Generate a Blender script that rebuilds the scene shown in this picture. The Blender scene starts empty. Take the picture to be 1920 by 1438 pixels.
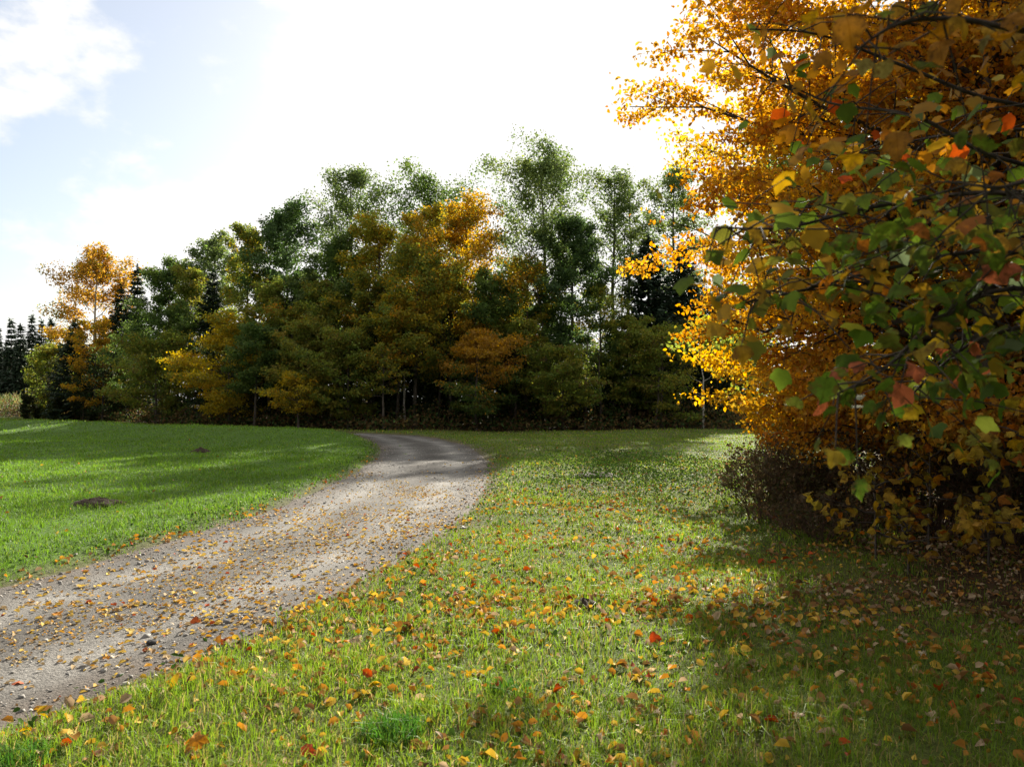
import bpy, math
import numpy as np
from mathutils import Matrix, Vector

S = bpy.context.scene
COL = S.collection
PI = math.pi
R_ = math.radians

# ------------------------------------------------------------------ camera, sky, sun, exposure
CAM_Z = 1.6
cam_d = bpy.data.cameras.new('camera')
cam = bpy.data.objects.new('camera', cam_d)
COL.objects.link(cam)
cam.location = (0, 0, CAM_Z)
cam.rotation_euler = (R_(91.0), 0, 0)
cam_d.sensor_width = 36.0
cam_d.lens = 28.26
cam_d.clip_start = 0.05
cam_d.clip_end = 2000
cam_d.dof.use_dof = True
cam_d.dof.focus_distance = 10.0
cam_d.dof.aperture_fstop = 4.8
S.camera = cam

SUN_AZ = 14.0      # degrees to the right of the view axis (+Y)
SUN_EL = 25.5
w = bpy.data.worlds.new('World')
S.world = w
w.use_nodes = True
nt = w.node_tree
nt.nodes.clear()
N = nt.nodes.new
L = nt.links.new
out = N('ShaderNodeOutputWorld')
sky = N('ShaderNodeTexSky')
sky.sky_type = 'NISHITA'
sky.sun_disc = False
sky.sun_elevation = R_(SUN_EL)
sky.sun_rotation = R_(SUN_AZ)
sky.air_density = 1.0
sky.dust_density = 1.5
bg_sky = N('ShaderNodeBackground')
bg_sky.inputs['Strength'].default_value = 0.05
L(sky.outputs[0], bg_sky.inputs[0])
bg_cl = N('ShaderNodeBackground')
bg_cl.inputs['Color'].default_value = (1.0, 0.985, 0.96, 1)
sdir = Vector((math.sin(R_(SUN_AZ)) * math.cos(R_(SUN_EL)), math.cos(R_(SUN_AZ)) * math.cos(R_(SUN_EL)), math.sin(R_(SUN_EL))))
tc = N('ShaderNodeTexCoord')
mp = N('ShaderNodeMapping')
mp.inputs['Location'].default_value = (0.35, 0.0, 0.2)
mp.inputs['Scale'].default_value = (1.0, 1.0, 1.7)
L(tc.outputs['Generated'], mp.inputs[0])
no = N('ShaderNodeTexNoise')
no.inputs['Scale'].default_value = 3.4
no.inputs['Detail'].default_value = 8
no.inputs['Roughness'].default_value = 0.55
L(mp.outputs[0], no.inputs[0])
# cloud is brightest towards the sun and falls off evenly away from it
dt = N('ShaderNodeVectorMath'); dt.operation = 'DOT_PRODUCT'; dt.inputs[1].default_value = sdir
L(tc.outputs['Generated'], dt.inputs[0])
cs_ = N('ShaderNodeMapRange')
cs_.inputs['From Min'].default_value = -1.0; cs_.inputs['From Max'].default_value = 0.75
cs_.inputs['To Min'].default_value = 0.17; cs_.inputs['To Max'].default_value = 0.36
L(dt.outputs['Value'], cs_.inputs[0]); L(cs_.outputs[0], bg_cl.inputs['Strength'])
# a gap in the cloud deck to the left of the road
dirn = Vector((-0.52, 0.80, 0.30)).normalized()
vm = N('ShaderNodeVectorMath'); vm.operation = 'DISTANCE'
vm.inputs[1].default_value = dirn
L(tc.outputs['Generated'], vm.inputs[0])
mr = N('ShaderNodeMapRange')
mr.inputs['From Min'].default_value = 0.18
mr.inputs['From Max'].default_value = 0.52
mr.inputs['To Min'].default_value = 0.10
mr.inputs['To Max'].default_value = -0.30
L(vm.outputs['Value'], mr.inputs[0])
ad = N('ShaderNodeMath'); ad.operation = 'SUBTRACT'
L(no.outputs[0], ad.inputs[0]); L(mr.outputs[0], ad.inputs[1])
mr2 = N('ShaderNodeMapRange')
mr2.interpolation_type = 'SMOOTHSTEP'
mr2.inputs['From Min'].default_value = 0.41
mr2.inputs['From Max'].default_value = 0.50
mr2.inputs['To Min'].default_value = 0.24
L(ad.outputs[0], mr2.inputs[0])
mxs = N('ShaderNodeMixShader')
L(mr2.outputs[0], mxs.inputs[0]); L(bg_sky.outputs[0], mxs.inputs[1]); L(bg_cl.outputs[0], mxs.inputs[2])
L(mxs.outputs[0], out.inputs[0])

sun_d = bpy.data.lights.new('sun', 'SUN')
sun = bpy.data.objects.new('sun', sun_d)
COL.objects.link(sun)
sun_d.energy = 5.0
sun_d.angle = R_(0.6)
sun_d.color = (1.0, 0.92, 0.78)
sv = Vector((math.sin(R_(SUN_AZ)) * math.cos(R_(SUN_EL)), math.cos(R_(SUN_AZ)) * math.cos(R_(SUN_EL)), math.sin(R_(SUN_EL))))
sun.rotation_euler = sv.to_track_quat('Z', 'Y').to_euler()
sun.location = sv * 60

S.view_settings.view_transform = 'Standard'
S.view_settings.look = 'None'
S.view_settings.exposure = 1.66
S.view_settings.gamma = 1.0
S.view_settings.use_curve_mapping = False
S.render.engine = 'CYCLES'
S.cycles.max_bounces = 7
S.cycles.diffuse_bounces = 4
S.cycles.glossy_bounces = 2
S.cycles.transmission_bounces = 5
S.cycles.use_denoising = True

# ------------------------------------------------------------------ small maths
F = 1507.0

def P(px, py, d):
    """a spot seen at photo pixel (px, py), d metres ahead"""
    return np.array([(px - 960) / F * d, d, CAM_Z + (745 - py) / F * d])

def smooth(a, b, x):
    t = np.clip((x - a) / (b - a), 0, 1)
    return t * t * (3 - 2 * t)

def hash2(ix, iy, seed):
    v = np.sin(ix * 127.1 + iy * 311.7 + seed * 74.7) * 43758.5453
    return v - np.floor(v)

def vnoise(x, y, seed=0):
    x = np.asarray(x, float); y = np.asarray(y, float)
    ix = np.floor(x); iy = np.floor(y)
    fx = x - ix; fy = y - iy
    fx = fx * fx * (3 - 2 * fx); fy = fy * fy * (3 - 2 * fy)
    a = hash2(ix, iy, seed); b = hash2(ix + 1, iy, seed)
    c = hash2(ix, iy + 1, seed); d = hash2(ix + 1, iy + 1, seed)
    return (a * (1 - fx) + b * fx) * (1 - fy) + (c * (1 - fx) + d * fx) * fy

def fbm(x, y, seed=0, o=3):
    s = 0; a = 0.5; t = 0
    for k in range(o):
        s = s + a * vnoise(x * 2 ** k, y * 2 ** k, seed + k); t += a; a *= 0.5
    return s / t

# the road's centre line
CL0 = np.array([(-14, -7), (-9.2, -2.5), (-6.4, 1.2), (-4.25, 4.3), (-3.05, 6.7), (-2.4, 9.4), (-2.07, 12), (-1.98, 15.3),
                (-2.02, 19.3), (-2.45, 24), (-3.3, 28.4), (-5.3, 33.2), (-9, 36.3), (-15, 39.2), (-24, 44), (-40, 54), (-62, 66)], float)

def catmull(P0, per=12):
    o = []
    n = len(P0)
    for i in range(n - 1):
        p0 = P0[max(i - 1, 0)]; p1 = P0[i]; p2 = P0[i + 1]; p3 = P0[min(i + 2, n - 1)]
        for k in range(per):
            t = k / per
            o.append(0.5 * ((2 * p1) + (-p0 + p2) * t + (2 * p0 - 5 * p1 + 4 * p2 - p3) * t * t + (-p0 + 3 * p1 - 3 * p2 + p3) * t ** 3))
    o.append(P0[-1])
    return np.array(o)
CL = catmull(CL0)
HALF = 1.42

def road_d(x, y):
    """signed distance to the road's centre line, positive on its right"""
    x = np.asarray(x, float).ravel(); y = np.asarray(y, float).ravel()
    A = CL[:-1]; B = CL[1:]; D = B - A; LL = (D ** 2).sum(1)
    outv = np.empty(len(x))
    for s in range(0, len(x), 20000):
        px = x[s:s + 20000, None]; py = y[s:s + 20000, None]
        t = np.clip(((px - A[:, 0]) * D[:, 0] + (py - A[:, 1]) * D[:, 1]) / LL, 0, 1)
        qx = px - (A[:, 0] + t * D[:, 0]); qy = py - (A[:, 1] + t * D[:, 1])
        d2 = qx ** 2 + qy ** 2
        k = d2.argmin(1); r = np.arange(len(k))
        sg = np.sign(D[k, 1] * qx[r, k] - D[k, 0] * qy[r, k])
        outv[s:s + 20000] = np.sqrt(d2[r, k]) * np.where(sg == 0, 1, sg)
    return outv

def edge_wobble(x, y):
    return (fbm(x * 1.3, y * 1.3, 5) - 0.5) * 0.5 + (vnoise(x * 5, y * 5, 9) - 0.5) * 0.18

def seg_gauss(x, y, a, b, s):
    a = np.array(a, float); b = np.array(b, float); D = b - a
    t = np.clip(((x - a[0]) * D[0] + (y - a[1]) * D[1]) / (D @ D), 0, 1)
    return np.exp(-((x - a[0] - t * D[0]) ** 2 + (y - a[1] - t * D[1]) ** 2) / (2 * s * s))

def hgt(x, y, rd=None):
    x = np.asarray(x, float); y = np.asarray(y, float)
    h = (fbm(x * 0.25, y * 0.25, 1) - 0.5) * 0.16 + (fbm(x * 1.1, y * 1.1, 2) - 0.5) * 0.07
    h = h * smooth(1.0, 5.0, np.hypot(x, y))
    h = h + 0.42 * seg_gauss(x, y, (-8.4, 31.2), (-34, 45.5), 1.8)
    h = h + 1.15 * np.exp(-((y - 80) / 9) ** 2) / (1 + np.exp((x + 37) / 2.0))
    h = h + 0.10 * seg_gauss(x, y, (1.5, 15.5), (3.0, 18.5), 1.6)
    if rd is None:
        rd = road_d(x, y).reshape(x.shape)
    r = np.abs(rd)
    h = h - 0.07 * (1 - smooth(HALF - 0.15, HALF + 0.6, r))
    return h

def zroad(x, y, rd):
    tr = np.exp(-((np.abs(rd) - 0.72) / 0.28) ** 2)
    return hgt(x, y, rd) + 0.016 - 0.012 * tr + (fbm(x * 3, y * 3, 31) - 0.5) * 0.012

# ------------------------------------------------------------------ object helpers
def link(o, parent=None):
    COL.objects.link(o)
    if parent is not None:
        o.parent = parent
    return o

def tag(o, label=None, cat=None, group=None, kind=None):
    if label: o['label'] = label
    if cat: o['category'] = cat
    if group: o['group'] = group
    if kind: o['kind'] = kind
    return o

def empty(name, loc, label, cat, group=None):
    o = bpy.data.objects.new(name, None)
    o.empty_display_size = 0.2
    o.location = loc
    COL.objects.link(o)
    return tag(o, label, cat, group)

def np_mesh(name, V, faces, cols=None, mat=None, smooth_shade=False):
    """faces: list of int arrays (m, k)"""
    me = bpy.data.meshes.new(name)
    V = np.ascontiguousarray(V, np.float32)
    me.vertices.add(len(V)); me.vertices.foreach_set('co', V.ravel())
    faces = [f for f in faces if len(f)]
    nl = sum(f.size for f in faces); npoly = sum(len(f) for f in faces)
    me.loops.add(nl)
    me.loops.foreach_set('vertex_index', np.concatenate([f.ravel() for f in faces]).astype(np.int32))
    me.polygons.add(npoly)
    tot = np.concatenate([np.full(len(f), f.shape[1]) for f in faces])
    st = np.concatenate([[0], np.cumsum(tot)[:-1]])
    me.polygons.foreach_set('loop_start', st.astype(np.int32))
    me.update(calc_edges=True)
    if smooth_shade:
        me.polygons.foreach_set('use_smooth', np.ones(npoly, bool))
    if cols is not None:
        a = me.color_attributes.new('Col', 'FLOAT_COLOR', 'POINT')
        c = np.ones((len(V), 4), np.float32); c[:, :3] = cols
        a.data.foreach_set('color', c.ravel())
    if mat: me.materials.append(mat)
    return me

def mesh_obj(name, me, parent=None):
    return link(bpy.data.objects.new(name, me), parent)

# ------------------------------------------------------------------ materials
def new_mat(name):
    m = bpy.data.materials.new(name); m.use_nodes = True
    m.node_tree.nodes.clear()
    return m, m.node_tree.nodes.new, m.node_tree.links.new

def leaf_mat(name, trans=0.5, rough=0.45, spec=0.35, source='attr', tboost=1.25, vary=0.25, nscale=14.0):
    m, N, L = new_mat(name)
    o = N('ShaderNodeOutputMaterial')
    if source == 'attr':
        a = N('ShaderNodeAttribute'); a.attribute_name = 'Col'; c = a.outputs['Color']
    else:
        a = N('ShaderNodeObjectInfo'); c = a.outputs['Color']
    tcn = N('ShaderNodeTexCoord')
    nz = N('ShaderNodeTexNoise'); nz.inputs['Scale'].default_value = nscale; nz.inputs['Detail'].default_value = 3
    L(tcn.outputs['Object'], nz.inputs[0])
    r = N('ShaderNodeMapRange'); r.inputs['From Min'].default_value = 0.3; r.inputs['From Max'].default_value = 0.7
    r.inputs['To Min'].default_value = 1 - vary; r.inputs['To Max'].default_value = 1 + vary
    L(nz.outputs[0], r.inputs[0])
    hs = N('ShaderNodeHueSaturation'); L(r.outputs[0], hs.inputs['Value']); L(c, hs.inputs['Color'])
    p = N('ShaderNodeBsdfPrincipled')
    p.inputs['Roughness'].default_value = rough
    p.inputs['Specular IOR Level'].default_value = spec
    cbase = hs.outputs[0]
    if source != 'attr':
        def M(op, a, b=None, v=None):
            q = N('ShaderNodeMath'); q.operation = op
            L(a, q.inputs[0])
            if b is not None: L(b, q.inputs[1])
            if v is not None: q.inputs[1].default_value = v
            return q.outputs[0]
        sx = N('ShaderNodeSeparateXYZ'); L(tcn.outputs['Object'], sx.inputs[0])
        ax = M('ABSOLUTE', sx.outputs[0])
        mid = M('LESS_THAN', ax, v=0.016)
        lat = M('LESS_THAN', M('FRACT', M('MULTIPLY', M('SUBTRACT', sx.outputs[1], M('MULTIPLY', ax, v=0.9)), v=6.0)), v=0.13)
        vein = M('MAXIMUM', mid, M('MULTIPLY', lat, v=0.55))
        oi = N('ShaderNodeObjectInfo')
        off = N('ShaderNodeVectorMath'); off.operation = 'ADD'; L(tcn.outputs['Object'], off.inputs[0])
        cb = N('ShaderNodeCombineXYZ'); L(M('MULTIPLY', oi.outputs['Random'], v=40.0), cb.inputs[2]); L(cb.outputs[0], off.inputs[1])
        n2 = N('ShaderNodeTexNoise'); n2.inputs['Scale'].default_value = 5.0; n2.inputs['Detail'].default_value = 5; n2.inputs['Roughness'].default_value = 0.7
        L(off.outputs[0], n2.inputs[0])
        L(off.outputs[0], nz.inputs[0])
        rad = M('ADD', M('MULTIPLY', ax, v=0.45), n2.outputs[0])
        rr = N('ShaderNodeMapRange'); rr.inputs['From Min'].default_value = 0.60; rr.inputs['From Max'].default_value = 0.74; L(rad, rr.inputs[0])
        mb = N('ShaderNodeMix'); mb.data_type = 'RGBA'; mb.blend_type = 'MIX'
        L(M('MULTIPLY', rr.outputs[0], v=0.75), mb.inputs[0]); L(cbase, mb.inputs[6]); mb.inputs[7].default_value = (0.10, 0.045, 0.018, 1)
        mv = N('ShaderNodeMix'); mv.data_type = 'RGBA'; mv.blend_type = 'MULTIPLY'
        L(M('MULTIPLY', vein, v=0.5), mv.inputs[0]); L(mb.outputs[2], mv.inputs[6]); mv.inputs[7].default_value = (0.62, 0.5, 0.45, 1)
        cbase = mv.outputs[2]
    L(cbase, p.inputs['Base Color'])
    h2 = N('ShaderNodeHueSaturation'); h2.inputs['Value'].default_value = tboost; h2.inputs['Saturation'].default_value = 1.08
    L(cbase, h2.inputs['Color'])
    t = N('ShaderNodeBsdfTranslucent'); L(h2.outputs[0], t.inputs[0])
    mx = N('ShaderNodeMixShader'); mx.inputs[0].default_value = trans
    L(p.outputs[0], mx.inputs[1]); L(t.outputs[0], mx.inputs[2]); L(mx.outputs[0], o.inputs[0])
    return m

def bark_mat(name, c1, c2, scale=9.0, zs=0.25, bump=0.5):
    m, N, L = new_mat(name)
    o = N('ShaderNodeOutputMaterial'); p = N('ShaderNodeBsdfPrincipled')
    p.inputs['Roughness'].default_value = 0.9; p.inputs['Specular IOR Level'].default_value = 0.15
    tcn = N('ShaderNodeTexCoord'); mp = N('ShaderNodeMapping'); mp.inputs['Scale'].default_value = (1, 1, zs)
    L(tcn.outputs['Object'], mp.inputs[0])
    nz = N('ShaderNodeTexNoise'); nz.inputs['Scale'].default_value = scale; nz.inputs['Detail'].default_value = 6; nz.inputs['Roughness'].default_value = 0.65
    L(mp.outputs[0], nz.inputs[0])
    cr = N('ShaderNodeValToRGB')
    cr.color_ramp.elements[0].position = 0.35; cr.color_ramp.elements[0].color = (*c1, 1)
    cr.color_ramp.elements[1].position = 0.65; cr.color_ramp.elements[1].color = (*c2, 1)
    L(nz.outputs[0], cr.inputs[0]); L(cr.outputs[0], p.inputs['Base Color'])
    b = N('ShaderNodeBump'); b.inputs['Strength'].default_value = bump; b.inputs['Distance'].default_value = 0.02
    L(nz.outputs[0], b.inputs['Height']); L(b.outputs[0], p.inputs['Normal'])
    L(p.outputs[0], o.inputs[0])
    return m

def ground_mat():
    m, N, L = new_mat('ground_material')
    o = N('ShaderNodeOutputMaterial'); p = N('ShaderNodeBsdfPrincipled')
    p.inputs['Roughness'].default_value = 0.95; p.inputs['Specular IOR Level'].default_value = 0.1
    a = N('ShaderNodeAttribute'); a.attribute_name = 'Col'
    g = N('ShaderNodeNewGeometry')
    n1 = N('ShaderNodeTexNoise'); n1.inputs['Scale'].default_value = 18; n1.inputs['Detail'].default_value = 6
    n2 = N('ShaderNodeTexNoise'); n2.inputs['Scale'].default_value = 90; n2.inputs['Detail'].default_value = 4
    L(g.outputs['Position'], n1.inputs[0]); L(g.outputs['Position'], n2.inputs[0])
    mm = N('ShaderNodeMath'); mm.operation = 'MULTIPLY'; L(n1.outputs[0], mm.inputs[0]); L(n2.outputs[0], mm.inputs[1])
    r = N('ShaderNodeMapRange'); r.inputs['From Min'].default_value = 0.12; r.inputs['From Max'].default_value = 0.4
    r.inputs['To Min'].default_value = 0.45; r.inputs['To Max'].default_value = 1.5
    L(mm.outputs[0], r.inputs[0])
    hs = N('ShaderNodeHueSaturation'); L(a.outputs['Color'], hs.inputs['Color']); L(r.outputs[0], hs.inputs['Value'])
    L(hs.outputs[0], p.inputs['Base Color'])
    b = N('ShaderNodeBump'); b.inputs['Strength'].default_value = 0.8; b.inputs['Distance'].default_value = 0.03
    L(mm.outputs[0], b.inputs['Height']); L(b.outputs[0], p.inputs['Normal'])
    L(p.outputs[0], o.inputs[0])
    return m

def road_mat():
    m, N, L = new_mat('gravel_road_material')
    o = N('ShaderNodeOutputMaterial'); p = N('ShaderNodeBsdfPrincipled')
    p.inputs['Roughness'].default_value = 0.9; p.inputs['Specular IOR Level'].default_value = 0.2
    a = N('ShaderNodeAttribute'); a.attribute_name = 'Col'
    g = N('ShaderNodeNewGeometry')
    v = N('ShaderNodeTexVoronoi'); v.inputs['Scale'].default_value = 55
    n1 = N('ShaderNodeTexNoise'); n1.inputs['Scale'].default_value = 120; n1.inputs['Detail'].default_value = 6
    n2 = N('ShaderNodeTexNoise'); n2.inputs['Scale'].default_value = 1.6; n2.inputs['Detail'].default_value = 6
    for q in (v, n1, n2): L(g.outputs['Position'], q.inputs[0])
    sep = N('ShaderNodeSeparateColor'); L(v.outputs['Color'], sep.inputs[0])
    r = N('ShaderNodeMapRange'); r.inputs['To Min'].default_value = 0.72; r.inputs['To Max'].default_value = 1.3
    L(sep.outputs[0], r.inputs[0])
    r2 = N('ShaderNodeMapRange'); r2.inputs['From Min'].default_value = 0.3; r2.inputs['From Max'].default_value = 0.7
    r2.inputs['To Min'].default_value = 0.7; r2.inputs['To Max'].default_value = 1.3
    L(n1.outputs[0], r2.inputs[0])
    r3 = N('ShaderNodeMapRange'); r3.inputs['From Min'].default_value = 0.3; r3.inputs['From Max'].default_value = 0.7
    r3.inputs['To Min'].default_value = 0.8; r3.inputs['To Max'].default_value = 1.2
    L(n2.outputs[0], r3.inputs[0])
    m1 = N('ShaderNodeMath'); m1.operation = 'MULTIPLY'; L(r.outputs[0], m1.inputs[0]); L(r2.outputs[0], m1.inputs[1])
    m2 = N('ShaderNodeMath'); m2.operation = 'MULTIPLY'; L(m1.outputs[0], m2.inputs[0]); L(r3.outputs[0], m2.inputs[1])
    hs = N('ShaderNodeHueSaturation'); L(a.outputs['Color'], hs.inputs['Color']); L(m2.outputs[0], hs.inputs['Value'])
    L(hs.outputs[0], p.inputs['Base Color'])
    ah = N('ShaderNodeMath'); ah.operation = 'MULTIPLY_ADD'; ah.inputs[1].default_value = -0.8
    L(v.outputs['Distance'], ah.inputs[0]); L(n1.outputs[0], ah.inputs[2])
    b = N('ShaderNodeBump'); b.inputs['Strength'].default_value = 0.7; b.inputs['Distance'].default_value = 0.012
    L(ah.outputs[0], b.inputs['Height']); L(b.outputs[0], p.inputs['Normal'])
    L(p.outputs[0], o.inputs[0])
    return m

M_LEAF = leaf_mat('foliage', trans=0.5, spec=0.15, rough=0.6, tboost=1.35)
M_GOLD = leaf_mat('golden_foliage', trans=0.58, rough=0.65, spec=0.12, tboost=1.35)
M_NEEDLE = leaf_mat('needles', trans=0.12, rough=0.6, spec=0.25, tboost=1.0)
M_GRASS = leaf_mat('grass_blades', trans=0.42, rough=0.55, spec=0.15, tboost=1.35)
M_WEED = leaf_mat('weed_leaves', trans=0.35, rough=0.85, spec=0.04, tboost=1.1)
M_LITTER = leaf_mat('fallen_leaf_mix', trans=0.25, rough=0.75, spec=0.1)
M_LEAFOBJ = leaf_mat('leaf_blade', trans=0.52, rough=0.75, spec=0.08, source='obj', nscale=2.2, vary=0.35, tboost=1.3)
M_FALLOBJ = leaf_mat('fallen_leaf_blade', trans=0.25, rough=0.7, spec=0.12, source='obj', nscale=2.2, vary=0.35)
M_BARK = bark_mat('grey_brown_bark', (0.035, 0.028, 0.022), (0.13, 0.11, 0.09))
M_DARKBARK = bark_mat('dark_bark', (0.022, 0.018, 0.014), (0.075, 0.06, 0.05))
M_BIRCH = bark_mat('pale_bark', (0.20, 0.18, 0.15), (0.55, 0.52, 0.46), scale=7, zs=1.2)
M_TWIG = bark_mat('twig_bark', (0.05, 0.032, 0.022), (0.16, 0.10, 0.07))
M_GROUND = ground_mat()
M_ROAD = road_mat()
M_STONE = bark_mat('stone', (0.13, 0.125, 0.12), (0.30, 0.29, 0.27), scale=30, zs=1)
M_DARKSTONE = bark_mat('dark_stone', (0.03, 0.03, 0.032), (0.08, 0.08, 0.085), scale=30, zs=1)
M_SOIL = bark_mat('soil', (0.018, 0.012, 0.008), (0.07, 0.05, 0.035), scale=25, zs=1, bump=1.0)

# ------------------------------------------------------------------ masks of the ground's cover
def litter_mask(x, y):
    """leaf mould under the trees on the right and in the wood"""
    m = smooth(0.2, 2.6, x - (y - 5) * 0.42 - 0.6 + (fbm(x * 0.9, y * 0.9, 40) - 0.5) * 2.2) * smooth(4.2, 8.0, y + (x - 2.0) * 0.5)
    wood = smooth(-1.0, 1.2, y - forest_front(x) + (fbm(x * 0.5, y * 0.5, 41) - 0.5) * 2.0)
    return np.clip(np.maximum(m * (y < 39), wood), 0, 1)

FX = np.array([-90, -36, -16.5, -6.6, 0, 11, 30, 90.0]); FY = np.array([96, 62, 45, 39.0, 39.0, 40.5, 44, 60.0])
def forest_front(x):
    return np.interp(x, FX, FY)

# ------------------------------------------------------------------ ground
def axis(lo, hi, fine, n):
    t = np.linspace(-1, 1, n)
    k = 5.2
    v = np.sinh(k * t) / np.sinh(k)
    return np.where(v < 0, -v * lo, v * hi)
gx = np.unique(np.concatenate([np.arange(-12, 8.01, 0.13), -12 - np.geomspace(0.2, 400, 60), 8 + np.geomspace(0.2, 400, 60)]))
gy = np.unique(np.concatenate([np.arange(-2, 20, 0.14), np.arange(20, 48, 0.35), 48 + np.geomspace(0.4, 500, 60), -2 - np.geomspace(0.2, 150, 30)]))
X, Y = np.meshgrid(gx, gy)
xr, yr = X.ravel(), Y.ravel()
rdv = road_d(xr, yr)
Z = hgt(xr, yr, rdv)
nx, ny = len(gx), len(gy)
ii = np.arange(nx * ny).reshape(ny, nx)
quads = np.stack([ii[:-1, :-1].ravel(), ii[:-1, 1:].ravel(), ii[1:, 1:].ravel(), ii[1:, :-1].ravel()], 1)
lm = litter_mask(xr, yr)[:, None]
ns = fbm(xr * 0.8, yr * 0.8, 21)[:, None]
ns2 = fbm(xr * 3.1, yr * 3.1, 22)[:, None]
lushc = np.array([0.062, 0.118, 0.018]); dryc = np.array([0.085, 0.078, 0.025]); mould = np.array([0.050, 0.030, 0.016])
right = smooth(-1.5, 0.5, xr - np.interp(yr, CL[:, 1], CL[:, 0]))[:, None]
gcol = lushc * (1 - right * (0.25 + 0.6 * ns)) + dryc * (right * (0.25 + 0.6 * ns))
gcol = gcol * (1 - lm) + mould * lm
edge = np.exp(-((np.abs(rdv) - HALF) / 0.35) ** 2)[:, None]
gcol = gcol * (1 - 0.7 * edge) + np.array([0.10, 0.075, 0.05]) * 0.7 * edge
bank = (np.exp(-((yr - 80) / 9) ** 2) / (1 + np.exp((xr + 37) / 2.0)))[:, None]
gcol = gcol * (1 - bank * .8) + np.array([0.20, 0.17, 0.09]) * bank * .8
gcol = gcol * (0.75 + 0.5 * ns2)
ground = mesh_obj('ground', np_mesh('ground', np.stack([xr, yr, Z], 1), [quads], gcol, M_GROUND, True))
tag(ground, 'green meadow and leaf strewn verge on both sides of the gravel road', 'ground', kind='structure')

# ------------------------------------------------------------------ gravel road
T = np.gradient(CL, axis=0); T /= np.linalg.norm(T, axis=1)[:, None]
cl2 = []
for i in range(len(CL) - 1):
    n = max(1, int(np.linalg.norm(CL[i + 1] - CL[i]) / 0.11))
    for k in range(n):
        cl2.append(CL[i] + (CL[i + 1] - CL[i]) * k / n)
cl2 = np.array(cl2)
T = np.gradient(cl2, axis=0); T /= np.linalg.norm(T, axis=1)[:, None]
Nn = np.stack([T[:, 1], -T[:, 0]], 1)
us = np.linspace(-1, 1, 33)
wob = 1 + 0 * us
RV = []; RC = []
for j, u in enumerate(us):
    q = cl2 + Nn * (u * (HALF + 0.16))
    wb = edge_wobble(q[:, 0], q[:, 1])
    q = q + Nn * (wb * abs(u) ** 3)[:, None] * np.sign(u) * 0.7
    rdq = np.full(len(q), u * (HALF + 0.16))
    z = zroad(q[:, 0], q[:, 1], rdq) - 0.055 * smooth(0.9, 1.0, abs(u))
    RV.append(np.stack([q[:, 0], q[:, 1], z], 1))
    a = abs(u) * (HALF + 0.16)
    tr = np.exp(-((a - 0.70) / 0.34) ** 2)
    c0 = np.array([0.078, 0.072, 0.065]); c1 = np.array([0.152, 0.145, 0.134])
    cc = c0 + (c1 - c0) * tr
    nz = fbm(q[:, 0] * 1.7, q[:, 1] * 1.7, 51)[:, None]
    dirt = smooth(1.05, 1.5, a + (fbm(q[:, 0] * 2, q[:, 1] * 2, 52) - 0.5) * 0.7)[:, None]
    cc = cc * (0.62 + 0.76 * nz)
    cc = cc * (1 - dirt * 0.6) + np.array([0.09, 0.07, 0.055]) * dirt * 0.6
    RC.append(cc)
RV = np.stack(RV, 1); RC = np.stack(RC, 1)
n0, n1 = RV.shape[:2]
ii = np.arange(n0 * n1).reshape(n0, n1)
quads = np.stack([ii[:-1, :-1].ravel(), ii[:-1, 1:].ravel(), ii[1:, 1:].ravel(), ii[1:, :-1].ravel()], 1)
road = mesh_obj('road', np_mesh('road', RV.reshape(-1, 3), [quads], RC.reshape(-1, 3), M_ROAD, True))
tag(road, 'grey gravel track strewn with fallen leaves, curving left before the wood', 'road', kind='structure')

# ------------------------------------------------------------------ bulk scatter
def frames(rng, n, up_bias=0.3, droop=0.0):
    """random leaf frames (n,3,3): columns x (width), y (length), z (normal)"""
    nrm = rng.normal(size=(n, 3)); nrm[:, 2] = np.abs(nrm[:, 2]) * 0.7 + up_bias
    nrm /= np.linalg.norm(nrm, axis=1)[:, None]
    yv = rng.normal(size=(n, 3)); yv[:, 2] -= droop
    yv -= (yv * nrm).sum(1)[:, None] * nrm
    yv /= np.linalg.norm(yv, axis=1)[:, None] + 1e-9
    xv = np.cross(yv, nrm)
    return np.stack([xv, yv, nrm], 2)

RHOMB_V = np.array([(0, 0, 0), (-0.34, 0.48, 0.10), (0, 1, -0.06), (0.34, 0.48, 0.10)], float)
RHOMB_F = [np.array([(0, 3, 2), (0, 2, 1)])]
OVAL_V = np.array([(0, 0, 0), (-0.30, 0.28, 0.10), (-0.27, 0.66, 0.09), (0, 1, -0.08), (0.27, 0.66, 0.09), (0.30, 0.28, 0.10)], float)
OVAL_F = [np.array([(0, 3, 2, 1), (0, 5, 4, 3)])]
NEED_V = np.array([(-0.10, 0, 0), (0.10, 0, 0), (0.16, 0.55, -0.04), (0, 1, -0.12), (-0.16, 0.55, -0.04)], float)
NEED_F = [np.array([(0, 1, 2, 4)]), np.array([(4, 2, 3)])]

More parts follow.
